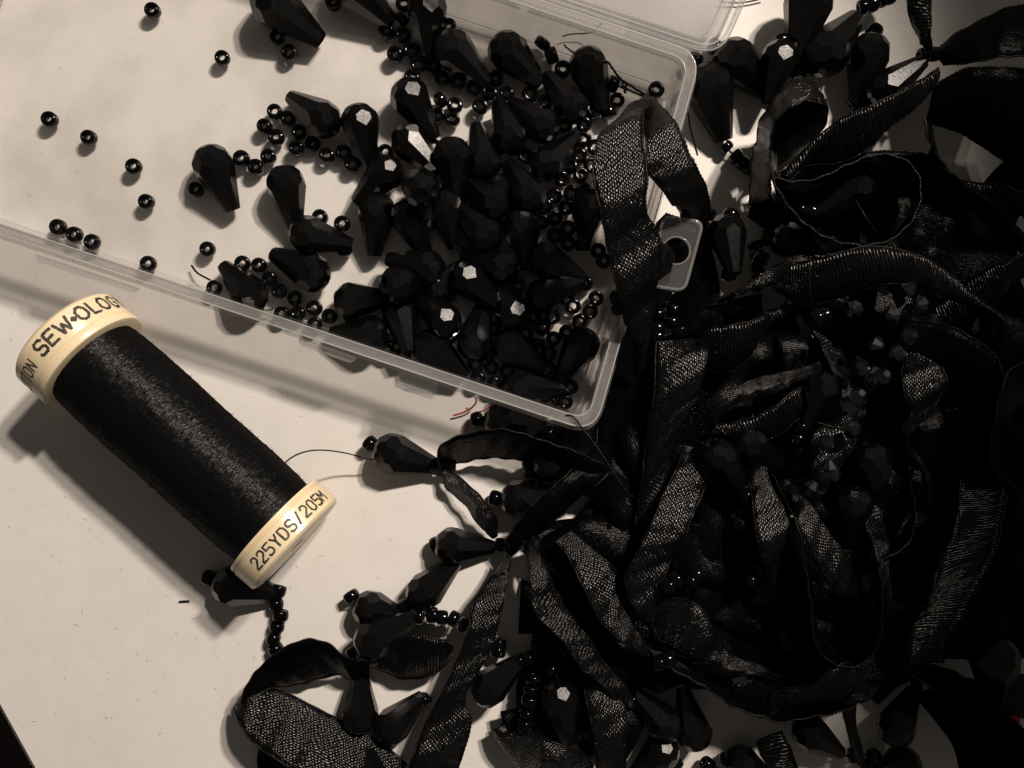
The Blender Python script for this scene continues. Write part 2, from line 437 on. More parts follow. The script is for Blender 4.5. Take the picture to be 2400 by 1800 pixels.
# lid, opened back flat beyond the tray
lc = [Vector(g2(x, y, TH)) for x, y in ((1690, 124),)][0]
lid_l = lc + ldir2 * 128
lup = Vector((-ldir2.y, ldir2.x)); lup = lup if lup.y > 0 else -lup
lup = (Vector(g2(1770, -60, TH)) - lc).normalized()
corners = [lid_l, lc, lc + lup * 66, lid_l + lup * 66]
lid = empty("tray_lid", ((lc.x - 60) * MM, (lc.y + 30) * MM, 0))
tag(lid, "milky clear plastic lid folded open behind the tray", "lid")
LH = 13.4
V, F = loft([(L0(1.0, 3.8), LH - 4.6), (L0(1.0, 3.8), LH - 3.7)], True, True); part("lid_panel", V, F, M_LID, lid)
V, F = loft([(L0(0.4, 4.4), LH - 4.6), (L0(0.1, 4.6), LH - 0.4), (L0(0.35, 4.4), LH), (L0(1.25, 3.8), LH), (L0(1.45, 3.6), LH - 0.4), (L0(1.1, 3.8), LH - 3.69)])
part("lid_wall", V, F, M_WALL, lid)
V, F = loft([(L0(2.4, 3.2), LH - 3.68), (L0(2.4, 3.2), LH - 2.6), (L0(3.0, 3.0), LH - 2.6), (L0(3.0, 3.0), LH - 3.68)]); part("inner_ridge", V, F, M_RIM, lid)
V, F = loft([(L0(0.0, 4.8), LH - 1.0), (L0(-0.3, 5.0), LH - 0.9), (L0(-0.3, 5.0), LH - 0.3), (L0(0.1, 4.7), LH - 0.2)]); part("rim", V, F, M_RIM, lid)
edge_line("rim_edge", L0(-0.28, 5.0), LH - 0.6, lid); edge_line("rim_edge", L0(0.5, 4.3), LH + 0.02, lid, 0.11); edge_line("panel_edge", L0(1.3, 3.7), LH - 3.5, lid, 0.11)
# hinge straps between tray and lid
h0 = Vector(g2(1500, 62, TH)); hl = -ldir2
for s0, s1 in ((-2.0, 9.5), (-46, -32)):
    a = h0 + hl * s0; c = h0 + hl * s1; d = Vector((-hl.y, hl.x)); d = d if d.y > 0 else -d
    plate("hinge_strap", [a - d * 2.4, c - d * 2.4, c + d * 1.6, a + d * 1.6], TH - 1.2, TH - 0.7, M_TAB, lid)

# ------------------------------------------------------------------ bead shapes
def drop_mesh():
    """faceted teardrop, length 1 along x, round end at +x; half-planes cut from a block"""
    bm = bmesh.new(); bmesh.ops.create_cube(bm, size=4)
    R_ = 0.308; c0 = Vector((0.5 - R_ * 0.93, 0, 0)); planes = []
    ca = math.atan2(0.178, 0.62)
    for k in range(8):
        t = 2 * math.pi * k / 8; d = Vector((0, math.cos(t), math.sin(t)))
        nrm_ = Vector((-math.sin(ca), 0, 0)) + d * math.cos(ca); planes.append((c0, nrm_, R_ * 0.985))
        nrm_ = Vector((math.sin(0.74), 0, 0)) + d * math.cos(0.74); planes.append((c0, nrm_, R_ * 0.955))
        t += math.pi / 8; d = Vector((0, math.cos(t), math.sin(t)))
        nrm_ = Vector((math.sin(0.2), 0, 0)) + d * math.cos(0.2); planes.append((c0, nrm_, R_ * 0.958))
        nrm_ = Vector((math.sin(1.18), 0, 0)) + d * math.cos(1.18); planes.append((c0, nrm_, R_ * 0.965))
    planes.append((Vector((0.497, 0, 0)), Vector((1, 0, 0)), 0)); planes.append((Vector((-0.5, 0, 0)), Vector((-1, 0, 0)), 0))
    for c, n, d in planes:
        r = bmesh.ops.bisect_plane(bm, geom=bm.verts[:] + bm.edges[:] + bm.faces[:], plane_co=c + n * d, plane_no=n, clear_outer=True)
        es = [g for g in r['geom_cut'] if isinstance(g, bmesh.types.BMEdge)]
        if es: bmesh.ops.holes_fill(bm, edges=es, sides=0)
    bmesh.ops.remove_doubles(bm, verts=bm.verts, dist=1e-4)
    bmesh.ops.recalc_face_normals(bm, faces=bm.faces)
    bm.faces.ensure_lookup_table()
    for sx in (1, -1):
        fs = [f for f in bm.faces if f.normal.x * sx > 0.98]
        if fs:
            r = bmesh.ops.inset_region(bm, faces=fs, thickness=0.022)
            bmesh.ops.translate(bm, verts=list({v for f in fs for v in f.verts}), vec=(-sx * 0.08, 0, 0))
    return bm_mesh("drop_bead", bm)
def lathe(name, prof, seg, smooth=True):
    V = []; F = []; n = len(prof)
    for i in range(seg):
        t = 2 * math.pi * i / seg
        for r, z in prof: V.append((r * math.cos(t), r * math.sin(t), z))
    for i in range(seg):
        for k in range(n):
            a = i * n + k; b_ = i * n + (k + 1) % n; j = (i + 1) % seg
            F.append((a, j * n + k, j * n + (k + 1) % n, b_))
    return mesh(name, V, F, smooth)
def seed_prof(h, hole):
    out = []
    for k in range(14):
        t = 2 * math.pi * k / 14
        cx = (1 + hole) / 2; rx = (1 - hole) / 2
        x = math.cos(t); z = math.sin(t)
        sx = math.copysign(abs(x) ** 0.8, x); sz = math.copysign(abs(z) ** 0.75, z)
        out.append((cx + rx * sx, h * sz))
    return out
ME_DROP = drop_mesh()
ME_DROP.materials.append(M_DROP)
ME_SEED = [lathe("seed_bead", seed_prof(h, ho), 22) for h, ho in ((0.62, 0.36), (0.68, 0.32), (0.56, 0.40), (0.74, 0.34))]
for q in ME_SEED: q.materials.append(M_SEED)
bm = bmesh.new()
bmesh.ops.create_cone(bm, segments=8, radius1=1.0, radius2=0.38, depth=0.8, cap_ends=True); bmesh.ops.translate(bm, verts=bm.verts, vec=(0, 0, 0.4))
r = bmesh.ops.create_cone(bm, segments=8, radius1=0.38, radius2=1.0, depth=0.8, cap_ends=True); bmesh.ops.translate(bm, verts=r['verts'], vec=(0, 0, -0.4))
bmesh.ops.remove_doubles(bm, verts=bm.verts, dist=1e-4)
ME_BICONE = bm_mesh("bicone_crystal", bm); ME_BICONE.materials.append(M_CRYSTAL)

LEN0 = 10.9
HEXN = []; LONGN = []
for k in range(8):
    t = 2 * math.pi * k / 8; d = Vector((0, math.cos(t), math.sin(t))); ca = math.atan2(0.178, 0.62)
    LONGN.append(Vector((-math.sin(ca), 0, 0)) + d * math.cos(ca)); HEXN.append(Vector((math.sin(0.74), 0, 0)) + d * math.cos(0.74))
    t += math.pi / 8; d = Vector((0, math.cos(t), math.sin(t)))
    HEXN.append(Vector((math.sin(0.2), 0, 0)) + d * math.cos(0.2)); HEXN.append(Vector((math.sin(1.18), 0, 0)) + d * math.cos(1.18))
def settle(q, pos, glint, size):
    """turn a bead on its axis: 'hex' or 'long' lets one such facet catch the lamp, None keeps facets off it"""
    view = (cam.location - pos).normalized(); li = (LP - pos).normalized(); half = (view + li).normalized()
    best = None
    for k in range(32):
        q2 = q @ Quaternion((1, 0, 0), k * math.pi / 4 / 32)
        hx = max((q2 @ n).dot(half) for n in HEXN); lg = max((q2 @ n).dot(half) for n in LONGN)
        sc_ = {'hex': hx - 0.3 * max(0, lg - .985), 'long': lg, None: -max(hx, lg)}[glint] + random.uniform(0, .004 if glint is None else 0)
        if best is None or sc_ > best[0]: best = (sc_, q2)
    q2 = best[1]
    if glint:
        n = max((HEXN if glint == 'hex' else LONGN), key=lambda n: (q2 @ n).dot(half)); n = q2 @ n
        full = n.rotation_difference(half); off = math.radians(random.uniform(3.9, 5.8))
        ang = min(full.angle - off, math.radians(26 if glint == 'long' else 16))
        if full.angle > 1e-4: q2 = Quaternion(full.axis, ang) @ q2
    return q2
def drop_xform(h, t, z=0.0, roll=None, up=0, wide=0.95):
    """h, t: source pixels of the round end and of the tip; z: height of the surface it lies on (mm); up: +1 head raised, -1 tip raised when foreshortened"""
    zc = z + 2.9
    H_ = P(h[0], h[1], zc) / MM; T_ = P(t[0], t[1], zc) / MM
    c = (H_ + T_) / 2; d = H_ - T_; d.z = 0; L = d.length
    dirn = d.normalized()
    rest = math.radians(13)
    size = LEN0
    need = L / math.cos(rest)
    if need > LEN0 * 0.97: size = min(need, LEN0 * 1.3); tilt = rest
    elif up == 0: tilt = rest
    else:
        tilt = math.acos(max(0.1, min(1, L / LEN0))); tilt = tilt if up >= 0 else -tilt
        tilt = max(tilt, rest) if up >= 0 else tilt
    ax = Vector((dirn.x * math.cos(tilt), dirn.y * math.cos(tilt), math.sin(tilt)))
    # rest height: lowest of head sphere and tip must touch z
    r_h = 0.302 * size * 0.97; r_t = 0.10 * size
    hz = 0.22 * size * math.sin(tilt) - r_h; tz = -0.5 * size * math.sin(tilt) - r_t
    cz = z - min(hz, tz)
    c = c * ((CAM_H - cz) / (CAM_H - zc)); c.z = cz
    q = Vector((1, 0, 0)).rotation_difference(ax)
    q = settle(q, c * MM, roll if isinstance(roll, str) else None, size)
    s = size * MM
    return Matrix.LocRotScale(c * MM, q, Vector((s, s * wide, s * wide)))
def place(name, me, M4, parent=None):
    o = bpy.data.objects.new(name, me); C.objects.link(o)
    if parent is not None:
        o.parent = parent
        base = parent.location if parent.parent is None else parent.location + parent.parent.location
        M4 = Matrix.Translation(-base) @ M4
    o.matrix_local = M4; o.matrix_basis = M4
    return o
def seed_xform(px, py, z, r=1.5, axis=None, tilt=None):
    """axis: None = lying flat; else world direction of the hole"""
    if axis is None:
        a = random.uniform(0, 6.28); t = math.radians(random.uniform(0, 9)) if tilt is None else tilt
        axis = Vector((math.sin(t) * math.cos(a), math.sin(t) * math.sin(a), math.cos(t)))
    zc = z + (r * 0.64 if abs(axis.z) > 0.7 else r)
    q = Vector((0, 0, 1)).rotation_difference(axis.normalized()) @ Quaternion((0, 0, 1), random.uniform(0, 6.28))
    return Matrix.LocRotScale(P(px, py, zc), q, Vector((r * MM,) * 3))
ORD = ["first", "second", "third", "fourth", "fifth", "sixth", "seventh", "eighth", "ninth", "tenth", "eleventh", "twelfth"]
FZ = 1.27     # tray floor height

# ------------------------------------------------------------------ loose seed beads in the tray
# (label of the cluster, extra height, zone, points); a point with a third value lies on its side along that image angle
SEEDS = [
 ("lone black seed bead uppermost on the bare left part of the tray", 0, 'A', [(990, 70)]),
 ("lone black seed bead below and right of the uppermost one on the bare tray", 0, 'A', [(1442, 377)]),
 ("leftmost lone black seed bead on the bare tray floor", 0, 'A', [(323, 775)]),
 ("lone black seed bead just right of the leftmost one on bare tray", 0, 'A', [(577, 892)]),
 ("lone black seed bead middle of the slanting trail on the bare tray", 0, 'A', [(868, 1080)]),
 ("lone black seed bead lowest of the slanting trail on the bare tray", 0, 'A', [(950, 1308)]),
 ("row of three touching black seed beads near the tray's left wall", 0, 'A', [(378, 1472), (484, 1520), (598, 1568)]),
 ("lone black seed bead near the front wall below the teardrop standing apart", 0, 'A', [(1346, 1615)]),
 ("lone black seed bead close above the front rim over the spool", 0, 'D', [(962, 50)]),
 ("black seed bead touching the flank of the leftmost teardrop", 0, 'A', [(1272, 1228)]),
 ("three black seed beads along the big teardrop at the top edge", 0, 'A', [(1712, 77), (1800, 240), (1875, 342)]),
 ("black seed bead cut by the top edge beside the big teardrop", 0, 'A', [(2160, 15)]),
 ("seven black seed beads left of and below the pale teardrop", 0, 'A', [(1780, 724), (1867, 768), (1715, 820), (1790, 892), (1938, 857), (2027, 932), (1922, 962)]),
 ("three black seed beads in a V right of the leftmost teardrop", 0, 'A', [(1566, 1028), (1660, 1084), (1740, 1016)]),
 ("chain of small black seed beads leading under the upright teardrop", 0, 'A', [(2118, 1008), (2227, 990), (2284, 1065)]),
 ("black seed beads half hidden behind the teardrop lying across", 0, 'A', [(2075, 1408), (2218, 1450)]),
 ("black seed bead strung on a short thread end by the knotted teardrop", 0, 'D', [(1390, 205)]),
 ("five black seed beads curving round the knotted teardrop", 0, 'D', [(1573, 48), (1680, 60), (1747, 147), (1810, 228), (1912, 275)]),
 ("five black seed beads clustered against the front rim", 0, 'D', [(1827, 378), (1932, 373), (2038, 337), (2137, 390), (2040, 442)]),
 ("four black seed beads packed beside the topmost teardrop", 0, 'B', [(405, 25), (393, 120, 0.2), (295, 200), (400, 228)]),
 ("four black seed beads under the tip of the topmost teardrop", 0, 'B', [(350, 353), (452, 330), (498, 418), (458, 505)]),
 ("lone black seed bead right of the topmost teardrop", 0, 'B', [(697, 172)]),
 ("arc of black seed beads below the two top teardrops", 0, 'B', [(596, 430), (652, 510), (752, 535), (856, 575), (962, 605), (1070, 608), (1222, 610)]),
 ("black seed bead between the tips of the two top teardrops", 0, 'B', [(1000, 508)]),
 ("black seed bead peeping out behind the second top teardrop", 0, 'B', [(1155, 290)]),
 ("two square looking black seed beads by the back wall", 0, 'B', [(1303, 282, 0.3), (1362, 360, 0.1)]),
 ("black seed bead touching the fuzzy knotted teardrop", 0.5, 'B', [(1435, 450)]),
 ("four black seed beads packed in a square beside the shiny facet", 0, 'B', [(640, 650, 1.2), (735, 685), (628, 750), (722, 775)]),
 ("lone black seed bead under the arc of seed beads", 0, 'B', [(900, 692)]),
 ("black seed bead squeezed between the crossing teardrops", 0.8, 'B', [(1325, 660)]),
 ("four black seed beads at the tip of the knotted teardrop", 0, 'B', [(1760, 545, 0.9), (1788, 650), (1630, 722), (1732, 730, 0.6)]),
 ("lone black seed bead nearest the tray's far corner", 0, 'B', [(2040, 583)]),
 ("lone black seed bead in front of the ribbon loop's top", 0, 'B', [(1895, 720)]),
 ("column of black seed beads left of the ribbon loop", 0, 'B', [(1450, 815), (1572, 808), (1570, 903), (1645, 955), (1545, 1010), (1620, 1070), (1482, 1075), (1552, 1138), (1428, 1160)]),
 ("black seed beads round the teardrop with the long bright facet", 0, 'B', [(600, 950), (285, 985), (770, 1275), (1190, 1010)]),
 ("upper layer of the dense black seed beads beside the ribbon", 0, 'B', [(1490, 1252), (1378, 1270), (1580, 1240), (1318, 1335), (1460, 1345), (1240, 1360), (1300, 1435), (1385, 1415)]),
 ("lower layer of the dense black seed beads beside the ribbon", 0, 'B', [(1470, 1480), (1385, 1525), (1470, 1580), (1565, 1590, 0.5), (1665, 1625), (1700, 1690), (1030, 1480)]),
 ("black seed beads near the right wall under the ribbon's end", 0, 'E', [(1580, 180), (1650, 275), (1610, 360), (1500, 325), (1545, 425)]),
 ("ring of black seed beads in the tray's right corner area", 0, 'E', [(1370, 395), (1245, 395), (1305, 462), (1195, 500), (1375, 535), (1270, 565, 0.5), (1460, 495), (1345, 630)]),
 ("four black seed beads huddled at the front rim before the corner", 0, 'E', [(870, 705), (972, 725), (885, 800), (990, 830)]),
 ("black seed beads between the teardrops at the front rim", 0, 'E', [(1075, 750), (950, 635), (1340, 735), (1145, 190), (700, 520), (985, 470)]),
 ("four black seed beads in the tray's near right corner", 0, 'E', [(1485, 850), (1420, 800), (1352, 960), (1452, 945)]),
 ("two black seed beads at the tip of the bright lined teardrop", 0, 'E', [(295, 612), (400, 640)]),
 ("black seed beads tucked under the cluster's left edge", 0, 'E', [(60, 390), (320, 530), (20, -45)]),
]
def seed_group(lab):
    return "loose seed beads in the tray"
def xy_of(pt): return pt[0], pt[1]
for lab, dz, zone, pts in SEEDS:
    order = sorted(range(len(pts)), key=lambda i: pts[i][0])
    for rank, i in enumerate(order):
        pt = pts[i]; x, y = zp(zone, pt[0], pt[1])
        ax = None
        if len(pt) > 2:
            ax = Vector((math.cos(pt[2] * math.pi), math.sin(pt[2] * math.pi), 0.15))
        r = random.uniform(1.38, 1.55)
        o = place("seed_bead", random.choice(ME_SEED), seed_xform(x, y, FZ + dz, r, ax))
        l = lab if len(pts) == 1 else f"{ORD[rank]} from left of {lab}"
        if len(l.split()) > 16: print("LONG", len(l.split()), l)
        tag(o, l, "bead", seed_group(lab))

# ------------------------------------------------------------------ teardrop beads in the tray: zone, head, tip, height above floor, roll, up, label
DROPS = [
 ('A', (1640, -70), (2095, 262), 0, .1, 0, "large black teardrop bead cut by the top edge, leftmost of the top row"),
 ('A', (2190, 850), (1868, 612), 0, .25, 0, "greyish black teardrop bead with its tip to the upper left beside seven seeds"),
 ('A', (1345, 958), (1495, 1352), 0, .1, 0, "leftmost black teardrop bead standing apart on the bare tray"),
 ('A', (1840, 1082), (1905, 1478), 0, .3, 0, "black teardrop bead just right of the leftmost one, tip downward"),
 ('A', (1885, 1500), (2275, 1580), 1.2, .2, 0, "black teardrop bead lying across below the two left ones, tip to the right"),
 ('D', (2128, 165), (1755, -20), 0, .15, 0, "black teardrop bead with its tip to the left over the front rim"),
 ('D', (1705, 335), (1432, 55), 0, .35, 0, "black teardrop bead knotted with thread ends, nearest the front rim"),
 ('B', (-30, -190), (320, 128), 0, .1, 0, "black teardrop bead mostly above the top edge, second of the top row"),
 ('B', (548, -50), (570, 372), 0, "hex", 0, "topmost upright black teardrop bead with a pale scratched facet"),
 ('B', (635, 245), (945, 525), 0, .2, 0, "black teardrop bead left of the two slanting top ones"),
 ('B', (985, 260), (1300, 530), 0, .05, 0, "black teardrop bead right of the two slanting top ones"),
 ('B', (1555, 325), (1700, 700), 0, .2, 0, "black teardrop bead with frayed knotted thread near the back wall"),
 ('B', (1530, 785), (1335, 470), 0.6, .3, 0, "black teardrop bead crossing under the knotted one, tip to the upper left"),
 ('B', (385, 535), (600, 888), 0, "hex", 0, "black teardrop bead with a bright hexagon facet beside four seeds in a square"),
 ('B', (100, 685), (185, 1075), 0, "hex", 0, "upright black teardrop bead with a silvery hexagon facet, tip down"),
 ('B', (385, 845), (605, 1108), 1.2, "long", 0, "black teardrop bead with one long bright silver facet"),
 ('B', (715, 898), (730, 1300), 2.5, .39, 0, "upright black teardrop bead right of the long bright facet"),
 ('B', (945, 1160), (872, 805), 1.0, .2, 0, "black teardrop bead with its blunt tip upward mid tray"),
 ('B', (1120, 1005), (1015, 640), 1.5, .1, 0, "black teardrop bead tip upward just right of the mid tray one"),
 ('B', (1385, 895), (1095, 648), 1.0, .3, 0, "broad black teardrop bead leaning against the tip up pair"),
 ('B', (1265, 1130), (1512, 885), 0.5, .45, 0, "black teardrop bead with a pale facet at its tip near the ribbon"),
 ('B', (375, 1050), (85, 1305), 1.0, "hex", 0, "black teardrop bead slanting with its tip to the lower left"),
 ('B', (245, 1258), (205, 1650), 0, .2, 0, "dull black teardrop bead standing below the slanting one, tip down"),
 ('B', (535, 1290), (485, 1095), 3.0, .1, 1, "black teardrop bead seen end on with its hole facing up"),
 ('B', (1245, 1330), (1100, 1085), 2.0, .25, 0, "black teardrop bead with a faint facet left of the dense seeds"),
 ('B', (1045, 1395), (805, 1150), 1.5, .4, 0, "black teardrop bead in the middle of the heap, tip upper left"),
 ('B', (975, 1580), (775, 1355), 2.5, .4, 0, "black teardrop bead below the mid heap one, parallel to it"),
 ('B', (660, 1280), (720, 1560), 1.0, .2, 0, "black teardrop bead with two dim facets amid the heap"),
 ('B', (395, 1330), (545, 1640), 1.5, "hex", 0, "black teardrop bead with a bright hexagon amid the heap's left side"),
 ('B', (1160, 1370), (1190, 1740), 1.5, .0, 0, "black teardrop bead with a broad dim facet pointing down the heap"),
 ('B', (1605, 1275), (1590, 1540), 0.5, .39, 1, "rounded black teardrop bead end on at the ribbon's edge"),
 ('E', (-40, 300), (335, 262), 0, .2, 0, "black teardrop bead with frayed round end at the heap's left edge"),
 ('E', (660, 105), (300, 18), 2.5, .25, 0, "black teardrop bead with a long grey flank on the heap, tip left"),
 ('E', (300, 190), (560, 190), 0.5, .2, 1, "rounded black teardrop bead under the long grey flank one"),
 ('E', (385, 275), (412, 600), 0.8, "long", 0, "black teardrop bead with a thin bright line along its flank"),
 ('E', (300, 505), (-70, 500), 0.2, .2, 0, "black teardrop bead lying along the front rim, tip left"),
 ('E', (495, 520), (800, 785), 0.3, .3, 0, "black teardrop bead slanting beside the latch tab"),
 ('E', (745, 500), (475, 235), 1.8, "hex", 0, "black teardrop bead with a small gold glint near the front rim"),
 ('E', (845, 640), (915, 330), 0.6, .1, 0, "black teardrop bead tip upward between front rim and heap"),
 ('E', (1140, 445), (1030, 140), 1.2, "hex", 0, "black teardrop bead with a bright cracked facet near the right corner"),
 ('E', (1215, 290), (1560, 170), 1.2, .3, 0, "black teardrop bead with a reddish glint at its tip by the right wall"),
 ('E', (1000, 530), (1325, 735), 0.5, .35, 0, "black teardrop bead with a frosted facet pointing at the near corner"),
 ('E', (1045, 850), (1440, 862), 0, .4, 0, "black teardrop bead with two hexagon facets in the near right corner"),
 ('E', (1610, 490), (1420, 800), 0, .2, 0, "dull black teardrop bead leaning on the right wall"),
 ('E', (770, 110), (985, 300), 2.2, "hex", 0, "black teardrop bead with a golden glint on top of the heap"),
 ('E', (1140, 75), (790, 5), 2.0, .1, 0, "black teardrop bead with a long dim facet on the heap, tip left"),
 ('E', (1290, 20), (1500, 110), 1.0, .3, 0, "dark black teardrop bead between ribbon and right wall"),
 ('B', (900, 1600), (700, 1460), 0, .3, 0, "black teardrop bead buried deep amid the heap"),
 ('E', (600, 250), (780, 80), 0, .3, 0, "black teardrop bead buried at the heap's lower side"),
 ('B', (1010, 1230), (1130, 1400), 0, .3, 0, "black teardrop bead buried between the middle teardrops"),
 ('B', (530, 1420), (680, 1240), 0, .3, 0, "black teardrop bead buried under the end on one"),
]
for zone, h, t, dz, roll, up_, lab in DROPS:
    M4 = drop_xform(zp(zone, *h), zp(zone, *t), FZ + dz, roll, up_)
    o = place("drop_bead", ME_DROP, M4); tag(o, lab, "bead", "teardrop beads in the tray")

# ------------------------------------------------------------------ threads
def thread(name, pts, r, m, label=None, cat="thread", parent=None, group=None, fuzz=0.0):
    """pts: (px, py, z) source pixels"""
    path = [P(*p) for p in cr(pts, 8)]
    if fuzz: path = [p + Vector([random.gauss(0, fuzz) for _ in range(3)]) * MM for p in path]
    base = Vector((0, 0, 0)) if parent is None else parent.location
    V, F = tube_data([p - base for p in path], r * MM, 6)
    o = link(name, mesh(name, V, F, True), m, parent)
    if label: tag(o, label, cat, group)
    return o
# ------------------------------------------------------------------ beaded dangles: end seed, teardrop, chain of seeds on a thread
def dangle(zone, label, z, head, tip, end=None, chain=(), roll=None, up_=0, group="beaded dangles on the ribbons", zch=None, cat="bead dangle"):
    pts = []
    hp = zp(zone, *head) if head else None; tp = zp(zone, *tip) if tip else None
    cz = z if zch is None else zch
    anchor = P(*(hp if hp else zp(zone, *chain[0])), 0)
    root = empty("beaded_dangle", (anchor.x, anchor.y, z * MM)); tag(root, label, cat, group)
    if end:
        ex = zp(zone, *end); d = (P(*hp) - P(*ex)).normalized() if hp else Vector((1, 0, 0))
        d.z = 0.25
        place("seed_bead", random.choice(ME_SEED), seed_xform(ex[0], ex[1], z + 0.6, 1.5, d), root)
        pts.append((ex[0], ex[1], z + 2.0))
    if hp:
        M4 = drop_xform(hp, tp, z, roll, up_); place("drop_bead", ME_DROP, M4, root)
        pts += [(hp[0], hp[1], z + 3.2), (tp[0], tp[1], z + 1.5)]
    n = len(chain)
    for i, c in enumerate(chain):
        x, y = zp(zone, *c)
        a = zp(zone, *chain[max(i - 1, 0)]); b_ = zp(zone, *chain[min(i + 1, n - 1)])
        d = P(*b_) - P(*a)
        if d.length < 1e-6 and hp is not None: d = P(*tp) - P(*hp)
        if d.length < 1e-6: d = Vector((1, 0.3, 0))
        d.normalize(); d = Vector((d.x + random.uniform(-.2, .2), d.y + random.uniform(-.2, .2), random.uniform(-.2, .3)))
        place("seed_bead", random.choice(ME_SEED), seed_xform(x, y, cz + random.uniform(0, .3), random.uniform(1.3, 1.48), d), root)
        pts.append((x, y, cz + 1.5))
    if len(pts) > 1: thread("thread", pts, 0.18, M_THREAD, parent=root)
    return root
